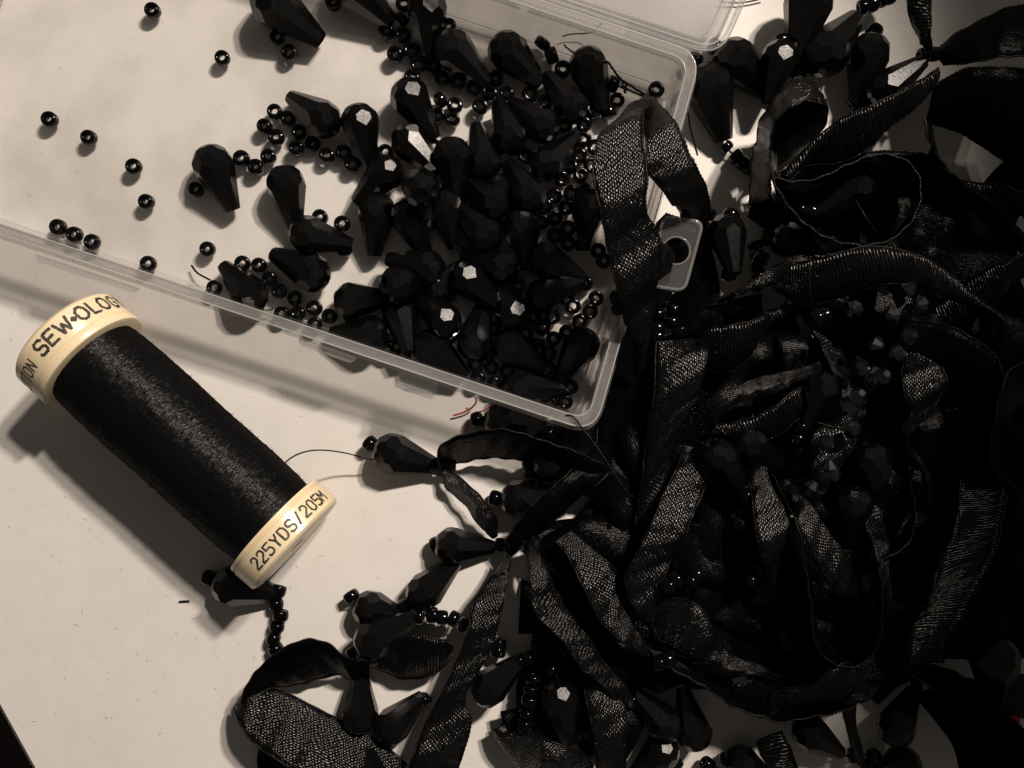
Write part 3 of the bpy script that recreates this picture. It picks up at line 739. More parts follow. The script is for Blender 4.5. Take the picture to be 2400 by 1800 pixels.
DANG = [
 # upper right, on the bare table beyond the tray
 ('C', "black teardrop dangle just outside the tray's far corner below the lid", 0.3, (225, 318), (590, 595), (205, 305), [(610, 598)], .39),
 ('C', "short black teardrop dangle with a bright hexagon facet, seed bead on top", 4.0, (635, 330), (575, 600), (640, 265), [(728, 362), (742, 415), (752, 482)], "hex"),
 ('C', "long black teardrop dangle hanging down from the top edge", 4.0, (840, -140), (745, 372), None, [], .2),
 ('C', "big black teardrop dangle rising to a chain of seeds at the top edge", 3.0, (815, 465), (1150, 85), None, [(1165, 48), (1228, 28), (1290, 2), (1340, -20)], .2),
 ('C', "upright black teardrop dangle with a seed bead on its head, right of the big one", 2.0, (1215, 235), (1150, 660), (1240, 205), [(1180, 690), (1112, 672), (1140, 722)], .3),
 ('C', "black teardrop dangle against the tray wall running into a chain of four seeds", 0.3, (110, 425), (285, 905), (78, 388), [(283, 955), (345, 1015), (392, 1058), (440, 1090)], .15),
 ('C', "black teardrop dangle with a pale flank under the knot by the twisted ribbon", 4.0, (1215, 640), (1550, 415), None, [(1560, 362), (1630, 352)], "long"),
 ('C', "black teardrop dangle with the brightest silver facets beside the hanging tab", 8.0, (292, 1425), (310, 1740), (312, 1395), [(300, 1780)], "long"),
 ('C', "short chain of black seeds beside the hanging tab", 4.0, None, None, None, [(165, 1390), (145, 1475), (130, 1530), (170, 1600)], .1),
 ('C', "black teardrop dangle with a seed bead under the big ribbon ring", 2.0, (600, 1540), (900, 1610), (548, 1545), [], .3),
 ('C', "grey flanked black teardrop dangle lying inside the big ribbon ring", 8.0, (1215, 1150), (875, 1385), None, [(833, 1372), (767, 1362), (707, 1333), (640, 1280)], .385),
 ('C', "curved chain of dark seed beads right of the silver faceted dangle", 3.0, None, None, None, [(470, 1590), (485, 1650), (495, 1720), (500, 1790), (470, 1850)], .1),
 # under the spool
 ('G', "black teardrop dangle trapped under the spool with a chain of five seeds", 0.1, (1395, 440), (1795, 548), (1355, 428), [(1805, 510), (1790, 600), (1818, 670), (1795, 745), (1772, 825), (1790, 895)], .1),
 # along the left front of the heap
 ('E', "black teardrop dangle ending in a seed bead where the spool's thread leads", 0.2, (215, 1240), (620, 1372), (185, 1215), [], .2),
 ('E', "black teardrop dangle half under the tray's front rim with a seed bead", 0.2, (930, 1045), (1320, 1130), (880, 1060), [(1340, 1150)], .3),
 ('E', "brownish black teardrop dangle with a seed bead under the ribbon arch", 0.2, (1035, 1580), (1440, 1560), (995, 1570), [], .2),
 ('E', "dim grey black teardrop dangle behind the ribbon arch", 2.0, (1290, 1345), (1575, 1330), None, [(1215, 1350), (1225, 1405), (1270, 1450)], .38),
 ('H', "black teardrop dangle pointing right into the ribbon knot", 0.2, (630, 205), (965, 235), (612, 212), [(1025, 215)], .2),
 ('H', "black teardrop dangle slanting upward beside the ribbon knot", 0.2, (455, 590), (745, 330), (415, 612), [], .3),
 ('H', "black teardrop dangle with a seed bead below the spool's end, leftmost of the fan", 0.2, (90, 580), (440, 720), (65, 545), [], .1),
 ('H', "black teardrop dangle with a pale grey flank and a chain of seeds", 3.5, (105, 880), (465, 690), None, [(505, 678), (590, 668), (655, 684), (725, 690), (790, 732)], .385),
 ('H', "broad black teardrop dangle hanging below the knot with two seeds", 1.0, (130, 1378), (115, 1080), None, [(110, 1015), (75, 905)], .39),
 ('H', "black teardrop dangle fanning out to the lower left of the long ribbon", 0.2, (265, 1440), (510, 1225), None, [(540, 1215)], .2),
 ('H', "black teardrop dangle cut by the bottom edge beside the ribbon loop", 1.0, (215, 1780), (110, 1450), None, [(140, 1440), (40, 1420)], .39),
 ('H', "dim black teardrop dangle in the shade of the long ribbon", 3.0, (885, 1190), (1145, 985), None, [(1155, 965), (1215, 950), (1275, 915), (1335, 910), (1430, 895)], .385),
 ('H', "black teardrop dangle with a small pale hexagon and a seed chain beside it", 4.0, (1400, 1085), (1465, 1500), (1365, 1025), [], "hex"),
 ('H', "vertical chain of glinting black seeds left of the pale hexagon dangle", 5.0, None, None, None, [(1245, 1080), (1230, 1150), (1220, 1220), (1200, 1305), (1190, 1385)], .1),
 ('H', "single black seed bead dangling beside the long ribbon", 1.0, None, None, None, [(1020, 855), (1015, 905)], .1),
 ('H', "black teardrop dangle with a grey flank above the bright table gap", 2.0, (2130, 1400), (1940, 1220), None, [(1885, 1222)], .385),
 ('H', "black teardrop dangle with a white glint at the bottom edge", 1.0, (2130, 1480), (1900, 1730), None, [(2165, 1622)], "hex"),
 ('I', "small black teardrop dangle over the bright table gap at the bottom", 2.0, (75, 1455), (25, 1230), (100, 1472), [], .2),
 ('I', "large black teardrop dangle beside the grey table gap, tip to the upper right", 3.0, (1320, 1470), (1515, 1180), None, [(1515, 1117), (1705, 1100)], .2),
 ('I', "round black teardrop dangle at the very bottom edge", 1.0, (330, 1590), (560, 1740), (285, 1610), [(160, 1640)], .1),
 ('I', "black teardrop dangle lying at the bottom edge below the bright dotted ribbon", 2.0, (760, 1380), (1010, 1560), None, [(1110, 1575), (1238, 1580), (1290, 1640)], .385),
 ('I', "black teardrop dangle at the foot of the right grey gap", 2.0, (1400, 1600), (1500, 1800), None, [(1200, 1650)], .2),
 ('I', "big dark teardrop dangle at the right edge beside the narrow table gap", 5.0, (1980, 800), (2060, 1290), None, [], .2),
 # top of the heap
 ('F', "black teardrop dangle with a dim hexagon amid the crystals", 8.0, (945, 765), (815, 1120), None, [(768, 1115), (745, 1190), (755, 1285), (743, 1365), (760, 1470)], .39),
 ('F', "black teardrop dangle with a thin bright edge left of the crystals", 8.0, (205, 1265), (355, 1480), None, [(385, 1510), (420, 1560)], .385),
 ('F', "column of black seeds at the left of the heap's middle", 8.0, None, None, None, [(150, 1225), (185, 1275), (152, 1345), (150, 1408), (85, 1465)], .1),
 ('F', "black teardrop dangle with a grey hexagon at the heap's middle, tip down", 8.0, (1110, 1560), (1060, 1820), None, [(1058, 1850)], .39),
 ('F', "narrow black teardrop dangle with a dim flank right of the crystals", 8.0, (1195, 1260), (1275, 1540), None, [], .385),
 ('F', "dim brown black teardrop dangle below the leaf shaped ribbon", 6.0, (370, 1180), (620, 1370), None, [], .385),
 ('F', "three black seeds in a column beside the hanging tab's lower end", 5.0, None, None, None, [(505, 18), (485, 62), (492, 140)], .1),
 ('E', "black teardrop dangle overlapping the edge of the hanging tab", 8.0, (2035, -40), (2060, 260), None, [], .385),
 ('E', "column of glinting black seeds right of the tray's right wall", 6.0, None, None, None, [(2130, 260), (2050, 300), (2150, 350), (2050, 380), (2145, 430), (2050, 470), (2195, 490), (2045, 525)], .1),
 ('E', "pair of black seeds by the ribbon at the tray's right wall", 12.0, None, None, None, [(1790, 270), (1800, 340)], .1),
 ('H', "pair of glinting black seeds right of the broad middle ribbon", 13.0, None, None, None, [(2170, 440), (2120, 482)], .1),
 ('H', "pair of glinting black seeds where the sweeping cord edge begins", 11.0, None, None, None, [(2118, 955), (2060, 978)], .1),
 ('I', "two black seeds glinting left of the bright narrow ribbon", 9.0, None, None, None, [(88, 410), (55, 455)], .1),
 ('F', "two black seeds glinting under the twisted hanging thread", 16.0, None, None, None, [(918, 385), (870, 402)], .1),
 ('I', "black seed bead with a spark near the heap's foot", 9.0, None, None, None, [(495, 362), (440, 450)], .1),
 ('I', "black seed beads glinting by the small ring shaped ribbon", 8.0, None, None, None, [(650, 800), (680, 860)], .1),
]
for a in DANG:
    zone, lab, z, h, t, e, ch, roll = a
    dangle(zone, lab, z, h, t, e, ch, roll)
d = dangle('X', "small red glass bead at the right edge of the heap", 6.0, None, None, None, [(2370, 1685)], cat="bead", group="coloured beads")
d.name = "red_bead"
for ch in d.children:
    if ch.name.startswith("seed"):
        ch.data = ch.data.copy(); ch.data.materials.clear(); ch.data.materials.append(M_RED)

# crystals sewn amid the heap
CRY = [(1535, 310, .3), (1350, 385, .5), (1475, 515, 0), (1255, 575, .8), (1380, 630, .6), (1150, 720, .2), (1300, 775, 0), (1140, 905, 0),
       (1060, 980, .7), (1100, 1130, 0), (930, 1210, .6), (945, 1360, .4), (970, 1420, .1), (830, 1500, .8), (1460, 210, .5), (1110, 345, .4)]
WHERE = ["topmost right of the cluster, bright edged", "upper left with a pale facet", "round topped, right of the cluster's centre", "wedge shaped at the cluster's left", "below the cluster's centre",
         "below the teardrop's head in shadow", "with the brightest white round face", "round faced above the woven patch", "left of the round faced one", "dim and round under the crossing thread",
         "large and dim in the lower group", "bright and cone shaped in the lower group", "small beneath the bright cone", "lowest of all beside the ribbon's edge", "uppermost just under the wide ribbon", "far left and dim"]
for (x, y, a), wtxt in zip(CRY, WHERE):
    px, py = zp('F', x, y); t = math.radians(12 + 70 * a); ph = random.uniform(0, 6.28)
    ax = Vector((math.sin(t) * math.cos(ph), math.sin(t) * math.sin(ph), math.cos(t)))
    pos = P(px, py, 17.0); half0 = ((cam.location - pos).normalized() + (LP - pos).normalized()).normalized()
    facets = [Vector((0.8 * math.cos(math.pi / 8 + k * math.pi / 4), 0.8 * math.sin(math.pi / 8 + k * math.pi / 4), sg * 0.57)).normalized() for k in range(8) for sg in (1, -1)] + [Vector((0, 0, 1)), Vector((0, 0, -1))]
    for tries in range(40):          # keep its facets off the lamp
        q = Vector((0, 0, 1)).rotation_difference(ax) @ Quaternion((0, 0, 1), random.uniform(0, 6.28))
        if max((q @ n).dot(half0) for n in facets) < math.cos(math.radians(11)): break
        t += random.uniform(-.2, .2); ph += random.uniform(-.8, .8); ax = Vector((math.sin(t) * math.cos(ph), math.sin(t) * math.sin(ph), math.cos(t)))
    if (x, y) in ((1535, 310), (1350, 385), (1300, 775), (945, 1360), (830, 1500), (1140, 905), (1255, 575)):
        pos = P(px, py, 17.0); half = ((cam.location - pos).normalized() + (LP - pos).normalized()).normalized()
        half = Quaternion((math.cos(ph), math.sin(ph), 0), math.radians(random.uniform(9.0, 12.0))) @ half
        nl = Vector((0, 0, 1)) if (x, y) in ((1300, 775), (1140, 905)) else Vector((0.8 * math.cos(math.pi / 8), 0.8 * math.sin(math.pi / 8), 0.62 * .92)).normalized()
        q = Quaternion(half, random.uniform(0, 6.28)) @ nl.rotation_difference(half)
    o = place("bicone_crystal", ME_BICONE, Matrix.LocRotScale(P(px, py, 17.0), q, Vector((1.55 * MM,) * 3)))
    tag(o, "black faceted crystal bead " + wtxt, "crystal", "crystal beads sewn on the ribbon heap")

# ------------------------------------------------------------------ ribbons
def inside(poly, x, y):
    c = False; j = len(poly) - 1
    for i in range(len(poly)):
        xi, yi = poly[i]; xj, yj = poly[j]
        if (yi > y) != (yj > y) and x < (xj - xi) * (y - yi) / (yj - yi) + xi: c = not c
        j = i
    return c
HEAP = [(1400, 1060), (1560, 760), (1700, 680), (1900, 600), (2110, 560), (2160, 430), (2240, 330), (2340, 280), (2470, 250), (2470, 1500), (2290, 1600), (2180, 1540), (2100, 1640), (1960, 1660), (1800, 1640),
        (1680, 1600), (1560, 1640), (1480, 1800), (1180, 1800), (1130, 1740), (1120, 1640), (1190, 1500), (1170, 1380), (1220, 1260), (1330, 1170)]
def ribbon(label, style, zone, secs, bow=0.5, group="black ribbons in the heap", wrinkle=0.25, edge=0.19, nm="ribbon", sub=9):
    """secs: (lx, ly, rx, ry, zl, zr): both edges at successive places along the ribbon"""
    pts = []
    for s in secs:
        l = zp(zone, s[0], s[1]); r = zp(zone, s[2], s[3]); zl = s[4]; zr = s[5] if len(s) > 5 else zl
        L_ = P(l[0], l[1], zl); R_ = P(r[0], r[1], zr); pts.append(tuple(L_) + tuple(R_))
    for end in (0, 1):
        a_, b_ = (pts[0], pts[1]) if end == 0 else (pts[-1], pts[-2])
        L0_, R0_ = Vector(a_[:3]), Vector(a_[3:]); m0 = (L0_ + R0_) / 2; m1 = (Vector(b_[:3]) + Vector(b_[3:])) / 2
        kpx = PXMM / MM * CAM_H / (CAM_H - m0.z / MM); qx, qy = 1200 + m0.x * kpx, 900 - m0.y * kpx
        dr = m0 - m1; dr.z = 0; dr.normalize(); ex_, ey_ = qx + dr.x * 100, qy - dr.y * 100
        if not (inside(HEAP, qx, qy) and inside(HEAP, ex_, ey_)): continue
        wv_ = (R0_ - L0_); wl = max(wv_.length, 6.0 * MM); wv_ = wv_.normalized() * wl / 2
        nm_ = m0 + dr * 6.0 * MM; nm_.z = max(1.5 * MM, m0.z - 5.5 * MM)
        nm2 = nm_ + dr * 7.0 * MM; nm2.z = max(1.0 * MM, nm_.z - 5.0 * MM); wv_.z *= 0.5
        e1_ = tuple(nm_ - wv_) + tuple(nm_ + wv_); e2_ = tuple(nm2 - wv_) + tuple(nm2 + wv_)
        pts = [e2_, e1_] + pts if end == 0 else pts + [e1_, e2_]
    path = cr(pts, sub); nW = 9
    ph = random.uniform(0, 10)
    V = []; F = []; UV = []; s = 0; prev = None; EL = []; ER = []
    for i, p in enumerate(path):
        L_ = Vector(p[:3]); R_ = Vector(p[3:]); mid = (L_ + R_) / 2
        if prev is not None: s += (mid - prev).length / MM
        q = path[min(i + 1, len(path) - 1)]; q0 = path[max(i - 1, 0)]
        tan = (Vector(q[:3]) + Vector(q[3:]) - Vector(q0[:3]) - Vector(q0[3:]))
        nrm = tan.cross(R_ - L_)
        if nrm.length > 0: nrm.normalize()
        if nrm.z < 0: nrm = -nrm
        wdt = (R_ - L_).length / MM
        for k in range(nW):
            t = k / (nW - 1)
            off = bow * 4 * t * (1 - t) + wrinkle * 1.7 * math.sin(s * 0.5 + ph + 2.2 * t) * (0.6 + 0.4 * math.sin(3.1 * t + ph)) * (1 if wdt > 3 else .3)
            off += 0.12 * math.sin(s * 1.7 + 5 * t + ph)
            v = L_.lerp(R_, t) + nrm * (off * MM)
            V.append(v); UV.append((s, (t - .5) * max(wdt, 6.5)))
            if k == 0: EL.append(v.copy())
            if k == nW - 1: ER.append(v.copy())
        if i:
            for k in range(nW - 1):
                a = (i - 1) * nW + k; F.append((a, a + 1, a + 1 + nW, a + nW))
        prev = mid
    base = Vector(((V[0].x), V[0].y, 0))
    root = empty("satin_" + nm if style in ('satin', 'sheen') else "woven_" + nm, base); tag(root, label, "ribbon", group)
    me = mesh("ribbon_band", [v - base for v in V], F, True, UV)
    o = link("ribbon_band", me, M_RIB[style], root)
    md = o.modifiers.new("thickness", 'SOLIDIFY'); md.thickness = 0.16 * MM; md.offset = 0
    for E in (EL, ER):
        Vt = []; Ft = []
        dense = [Vector(x) for x in cr([tuple(e) for e in E], 3)]
        tube_data([e - base for e in dense], edge * MM, 5, Vt, Ft)
        for j in range(len(Vt)):      # twisted cord look: alternate bulges
            ring_i = j // 5
            c = dense[ring_i] - base
            Vt[j] = c + (Vt[j] - c) * (1.0 + 0.35 * math.sin(ring_i * 2.1 + (j % 5) * 1.25))
        link("selvedge", mesh("selvedge", Vt, Ft, True), M_EDGE, root)
    return root
def standing(zone, path, z0, z1):
    """a ribbon standing on its edge: path of (x, y); returns sections"""
    return [(x, y, x + 2, y + 2, z0, z1) for x, y in path]

# loop over the tray's right wall
ribbon("wide woven ribbon leg draped over the tray's right wall", 'weave', 'B',
       [(1960, 655, 2010, 645, 15, 15), (1740, 800, 1960, 720, 22, 21), (1655, 930, 1955, 850, 27, 25), (1640, 1120, 1975, 1100, 29, 26), (1680, 1400, 1975, 1350, 28, 26),
        (1740, 1640, 2060, 1540, 26, 23), (1790, 1900, 2060, 1800, 23, 20), (1830, 2040, 2020, 1950, 20, 17), (1900, 2230, 1990, 2190, 14, 13), (1900, 2420, 1960, 2400, 8, 9)], 0.7, wrinkle=.4)
ribbon("second leg of the ribbon loop folding down towards the hanging tab", 'weave', 'B',
       [(1965, 680, 2030, 640, 15, 15), (1960, 860, 2180, 830, 21, 20), (1990, 1080, 2290, 1060, 24, 20), (2080, 1230, 2370, 1250, 21, 16), (2160, 1330, 2390, 1390, 15, 12), (2200, 1420, 2350, 1480, 9, 8)], 0.9, wrinkle=.5)
# curl and ribbon field upper right
ribbon("smooth satin ribbon curling over itself right of the long teardrops", 'sheen', 'C',
       [(430, 1330, 560, 1300, 3, 9), (440, 1100, 575, 1100, 5, 13), (480, 880, 570, 930, 8, 16), (520, 740, 610, 780, 11, 18), (640, 590, 720, 690, 13, 19.5), (760, 505, 800, 645, 13.5, 19.5),
        (860, 555, 885, 630, 12, 18), (938, 685, 905, 650, 8, 14)], 0.3, wrinkle=.1)
ribbon("inner turn of the satin curl, its shade put into a duller black", 'satin', 'C',  # same ribbon as the curl; the dull style puts its shade into the material
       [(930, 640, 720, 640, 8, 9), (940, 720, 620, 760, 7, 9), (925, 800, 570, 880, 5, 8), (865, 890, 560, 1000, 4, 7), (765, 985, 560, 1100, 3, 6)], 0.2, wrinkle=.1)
ribbon("ribbed woven ribbon band slanting up to the right behind the satin curl", 'rib', 'C',
       [(640, 1130, 700, 1170, 8, 9), (830, 930, 800, 1080, 11, 9), (1000, 790, 990, 1060, 14, 9.5), (1200, 690, 1220, 945, 15.5, 10.5), (1400, 595, 1350, 830, 15, 11), (1520, 535, 1470, 720, 14, 11), (1650, 440, 1640, 560, 12, 10)], 0.7)
ring_pts = [(580, 1150), (740, 1175), (900, 1150), (1080, 1062), (1250, 1003), (1400, 1022), (1510, 1105), (1545, 1240), (1500, 1400), (1380, 1530), (1200, 1588), (980, 1560), (790, 1445), (650, 1290), (580, 1130), (575, 980)]
ribbon("dark ribbon standing on edge in a big open ring", 'satin', 'C', [(x + (x - 1050) * -.06, y + (y - 1300) * -.04, x, y, 8, 18) for x, y in ring_pts], 0.1, wrinkle=.1)
ribbon("narrow twisted ribbed ribbon coming down from the top edge", 'rib', 'C',
       [(1440, -120, 1640, -100, 12, 12), (1455, 0, 1610, 10, 12, 13), (1480, 150, 1605, 150, 11, 13.5), (1540, 260, 1608, 270, 10, 12), (1585, 340, 1612, 350, 9, 9.5)], 0.9)
ribbon("broad dark ribbon arching across the upper right corner", 'satin', 'C',
       [(1640, 350, 1690, 420, 10, 12), (1800, 200, 1880, 400, 12, 17), (2000, 90, 2080, 370, 13, 19), (2212, 45, 2280, 370, 13, 19), (2420, 70, 2450, 420, 12, 18)], 1.0)
ribbon("very dark ribbon fold filling the right edge below the arch", 'satin', 'C',
       [(1620, 560, 1560, 800, 14, 8), (1850, 450, 1800, 860, 17, 9), (2150, 440, 2120, 1060, 18, 10), (2450, 520, 2400, 1150, 16, 9)], 1.5)
ribbon("ribbed ribbon end showing stripes at the right edge", 'rib', 'C',
       [(1930, 1190, 1900, 1290, 9, 8), (2080, 1195, 2100, 1290, 12, 10), (2200, 1240, 2160, 1370, 13, 10), (2400, 1320, 2330, 1500, 13, 10)], 0.6)
ribbon("dark ribbon hanging in a small loop by the right table gap", 'satin', 'C',
       [(1560, 760, 1590, 1000, 14, 6), (1580, 900, 1640, 1080, 14, 5), (1660, 1020, 1740, 1180, 12, 5), (1740, 1120, 1830, 1300, 10, 5), (1900, 1250, 2050, 1560, 9, 4), (2060, 1400, 2250, 1650, 9, 4)], 0.8)
ribbon("dark ribbon filling the inside of the big open ring, upper half", 'satin', 'C',
       [(560, 1130, 640, 1420, 6, 4), (800, 1060, 850, 1350, 7, 4), (1050, 1010, 1080, 1290, 7, 4), (1300, 980, 1300, 1290, 7, 4), (1560, 1000, 1560, 1290, 6, 4), (1700, 1120, 1650, 1380, 5, 3)], 0.5)
ribbon("dark ribbon filling the inside of the big open ring, lower half", 'satin', 'C',
       [(480, 1180, 420, 1400, 5, 3), (640, 1330, 600, 1520, 4, 3), (850, 1330, 850, 1640, 4, 3), (1080, 1270, 1100, 1640, 4, 3), (1300, 1270, 1320, 1640, 4, 3), (1560, 1260, 1560, 1640, 4, 3), (1750, 1330, 1740, 1660, 4, 3)], 0.5)
# wide ribbed ribbon right of centre
ribbon("wide ribbed ribbon arching across the heap above the crystals", 'rib', 'F',
       [(560, 130, 620, 230, 10, 9), (720, 60, 745, 310, 14, 11), (900, 10, 950, 285, 17, 13), (1080, -40, 1130, 235, 18.5, 15), (1260, -60, 1300, 180, 19, 16.5), (1450, -30, 1450, 185, 19, 17), (1640, 50, 1610, 245, 18, 16), (1830, 200, 1790, 300, 15, 14), (2050, 370, 2020, 400, 12, 12)], 0.9)
ribbon("ribbon strip with cord edge climbing towards the wide ribbed arch", 'weave', 'F',
       [(60, 460, 200, 420, 9, 8), (160, 330, 330, 260, 11, 9), (330, 250, 470, 190, 12, 10), (560, 100, 640, 190, 13, 10), (690, 15, 760, 90, 14, 12), (830, -15, 900, 0, 14, 13)], 0.5)
ribbon("striped ribbon patch at the far right edge of the heap", 'rib', 'F',
       [(1950, 100, 2030, 300, 12, 11), (2060, 50, 2120, 180, 14, 12), (2200, -20, 2260, 120, 14, 12), (2400, -100, 2450, 60, 13, 12)], 0.6)
ribbon("knitted looking ribbon patch below the cord edged strip", 'rib', 'F',
       [(60, 640, 60, 790, 10, 8), (160, 490, 150, 745, 13, 9), (300, 455, 300, 745, 14.5, 10), (440, 415, 430, 660, 14, 10.5), (560, 375, 540, 480, 12, 10), (640, 330, 640, 400, 9, 8)], 0.7)
ribbon("sparkling ribbon edge running down right of the tray's corner", 'weave', 'E',
       [(2040, 560, 2330, 540, 9, 9), (2030, 720, 2370, 620, 11, 13), (2030, 900, 2340, 780, 11, 14), (1995, 1060, 2300, 920, 10, 13), (1965, 1280, 2220, 1050, 9, 12), (1940, 1500, 2110, 1320, 8, 9), (1900, 1750, 2050, 1600, 7, 8)], 0.6, wrinkle=.4)
ribbon("glittering ribbon slanting up to the right amid the heap", 'weave', 'F',
       [(30, 1010, 160, 1170, 10, 9), (200, 895, 250, 1030, 14, 12), (400, 825, 450, 905, 14, 12.5), (560, 780, 640, 840, 13, 12), (860, 700, 900, 760, 10, 9)], 0.5)
ribbon("leaf shaped woven ribbon fold beneath the glittering one", 'rib', 'F',
       [(220, 1100, 300, 1180, 9, 8), (420, 1060, 470, 1190, 11, 9), (580, 980, 620, 1165, 12, 9.5), (715, 885, 735, 1070, 12, 10), (800, 830, 820, 980, 9, 8)], 0.6)
ribbon("sparkling ribbon fold right of the crystals", 'weave', 'F',
       [(1420, 640, 1560, 600, 10, 10), (1425, 760, 1700, 760, 14, 12), (1430, 900, 1690, 880, 14.5, 12), (1480, 1010, 1570, 1050, 13, 12), (1425, 1120, 1470, 1160, 12, 11), (1430, 1230, 1480, 1260, 10, 9), (1530, 1360, 1570, 1370, 9, 9), (1570, 1530, 1600, 1530, 8, 8)], 0.7)
ribbon("small sparkling ribbon tail beside the fold right of the crystals", 'weave', 'F',
       [(1530, 1040, 1660, 1030, 11, 10), (1545, 1110, 1655, 1100, 12, 11), (1570, 1180, 1640, 1170, 11, 10)], 0.4)
ribbon("woven ribbon snippet between the upper crystals", 'weave', 'F',
       [(1330, 180, 1500, 190, 14, 14), (1380, 280, 1490, 290, 15, 14.5), (1410, 400, 1470, 440, 14.5, 14), (1390, 500, 1440, 520, 12, 12)], 0.4)
ribbon("cord edged ribbon winding down through the crystals", 'weave', 'F',
       [(1010, 780, 1080, 860, 13, 12), (1030, 900, 1130, 960, 14, 13), (960, 1060, 1130, 1110, 14.5, 13), (860, 1160, 1110, 1220, 14.5, 13), (830, 1290, 1040, 1310, 14, 12), (825, 1430, 950, 1500, 13, 12), (770, 1560, 900, 1600, 12, 11), (840, 1690, 960, 1700, 10, 9)], 0.4, wrinkle=.4)
ribbon("long very dark ribbon lying across the right middle of the heap", 'satin', 'F',
       [(1500, 420, 1450, 720, 12, 8), (1800, 480, 1760, 900, 15, 9), (2050, 700, 1990, 1150, 16, 9), (2080, 1000, 1960, 1400, 15, 9), (2250, 1300, 2120, 1600, 13, 8)], 1.2)
ribbon("dark ribbon loop at the right edge with a faint cord line", 'satin', 'F',
       [(2260, 690, 2300, 900, 16, 9), (2130, 740, 2200, 960, 17, 9), (2030, 980, 2120, 1050, 17, 9), (2000, 1250, 2120, 1260, 17, 9), (2040, 1430, 2140, 1420, 15, 9), (2200, 1520, 2240, 1480, 12, 9)], 0.5)
# arch and knot left of the heap
ribbon("dark ribbon arching out of the knot below the tray's corner", 'satin', 'E',
       [(665, 1420, 710, 1385, 3, 3), (628, 1300, 715, 1345, 7, 2.5), (665, 1215, 770, 1335, 10.5, 2.5), (790, 1155, 880, 1320, 12, 2.5), (1000, 1128, 1060, 1310, 12.5, 3), (1230, 1165, 1240, 1330, 12.5, 4), (1430, 1240, 1400, 1420, 12, 5), (1650, 1330, 1600, 1560, 10, 5)], 0.3, wrinkle=.2)
ribbon("narrow twisted ribbon leg running down from the knot", 'weave', 'E',
       [(650, 1360, 700, 1375, 3, 3), (665, 1445, 730, 1410, 3, 4.5), (700, 1530, 850, 1510, 3, 6), (800, 1620, 940, 1600, 3, 6), (900, 1740, 1000, 1690, 3, 5), (985, 1830, 1010, 1815, 3, 3.5)], 0.6)
ribbon("knotted ribbon end pulled tight beside the teardrop", 'satin', 'E',
       [(560, 1335, 560, 1400, 3, 2), (620, 1305, 640, 1420, 4.5, 2), (690, 1310, 700, 1420, 5, 2.5), (740, 1330, 735, 1390, 4, 3)], 0.8)
ribbon("dark ribbon fold leading from the lower knot up to the right", 'satin', 'H',
       [(1060, 270, 1100, 290, 4, 4), (1080, 160, 1180, 210, 7, 5), (1180, 30, 1330, 90, 9, 6), (1310, -110, 1480, -40, 10, 7), (1500, -280, 1680, -200, 9, 8)], 0.8)
ribbon("long woven ribbon running from the lower knot down to the bottom edge", 'weave', 'H',
       [(1055, 260, 1095, 270, 5, 5), (1030, 330, 1090, 360, 6, 5), (950, 460, 1070, 480, 7.5, 6), (850, 610, 1035, 640, 8, 7), (815, 790, 985, 850, 9, 8), (730, 1020, 900, 1010, 9, 8), (620, 1220, 800, 1200, 9, 8), (530, 1420, 840, 1360, 9, 8), (450, 1620, 770, 1620, 9, 8), (380, 1850, 690, 1850, 8, 8)], 0.5, wrinkle=.3)
ribbon("leaf shaped ribbon fold between the seed chain and the long ribbon", 'rib', 'H',
       [(120, 930, 150, 990, 3, 3), (260, 870, 240, 1020, 7, 4), (430, 800, 400, 1075, 8.5, 4), (600, 810, 600, 1050, 8.5, 5), (720, 840, 720, 940, 7, 6)], 0.7)
ribbon("broad ribbon loop curling round at the lower left of the heap, upper band", 'satin', 'G',
       [(2390, 1000, 2390, 1090, 4, 3), (2260, 950, 2270, 1090, 8, 3), (2120, 850, 2200, 1065, 10, 3.5), (1980, 830, 2050, 1080, 11, 3.5), (1830, 890, 1930, 1110, 11, 3.5), (1700, 990, 1800, 1150, 10.5, 3), (1610, 1110, 1660, 1200, 9, 2.5), (1560, 1230, 1600, 1240, 7, 2)], 0.4, wrinkle=.2)
ribbon("broad woven ribbon loop at the lower left of the heap, lower band", 'weave', 'G',
       [(1548, 1240, 1590, 1215, 4, 6.5), (1543, 1330, 1660, 1185, 7, 5.5), (1590, 1430, 1780, 1140, 9, 4), (1690, 1530, 1960, 1225, 9.5, 3.5), (1850, 1640, 2130, 1310, 9.5, 3.5), (2050, 1740, 2290, 1390, 9, 3.5), (2250, 1860, 2480, 1500, 8, 3), (2420, 2000, 2640, 1640, 8, 3)], 0.8, wrinkle=.35)
ribbon("sparkling ribbon running down right of the lower knot", 'weave', 'H',
       [(1180, 190, 1280, 180, 6, 5), (1215, 330, 1290, 320, 10, 8), (1220, 480, 1400, 510, 12, 8), (1250, 620, 1490, 640, 12.5, 8), (1390, 790, 1620, 850, 12.5, 8.5), (1540, 990, 1730, 1000, 12, 8.5), (1650, 1075, 1840, 1150, 11, 8), (1780, 1230, 1900, 1280, 9, 7)], 0.7, wrinkle=.45)
ribbon("dark woven ribbon with a cord edge right of the sparkling one", 'weave', 'H',
       [(1390, 190, 1480, 120, 9, 9), (1480, 300, 1620, 240, 11, 10), (1560, 480, 1790, 400, 13, 10), (1680, 700, 1810, 590, 13, 11), (1850, 860, 1930, 800, 12, 11), (1960, 930, 2000, 890, 10.5, 10.5), (2080, 960, 2120, 930, 10, 10), (2200, 1070, 2260, 1030, 9.5, 9.5)], 0.6)
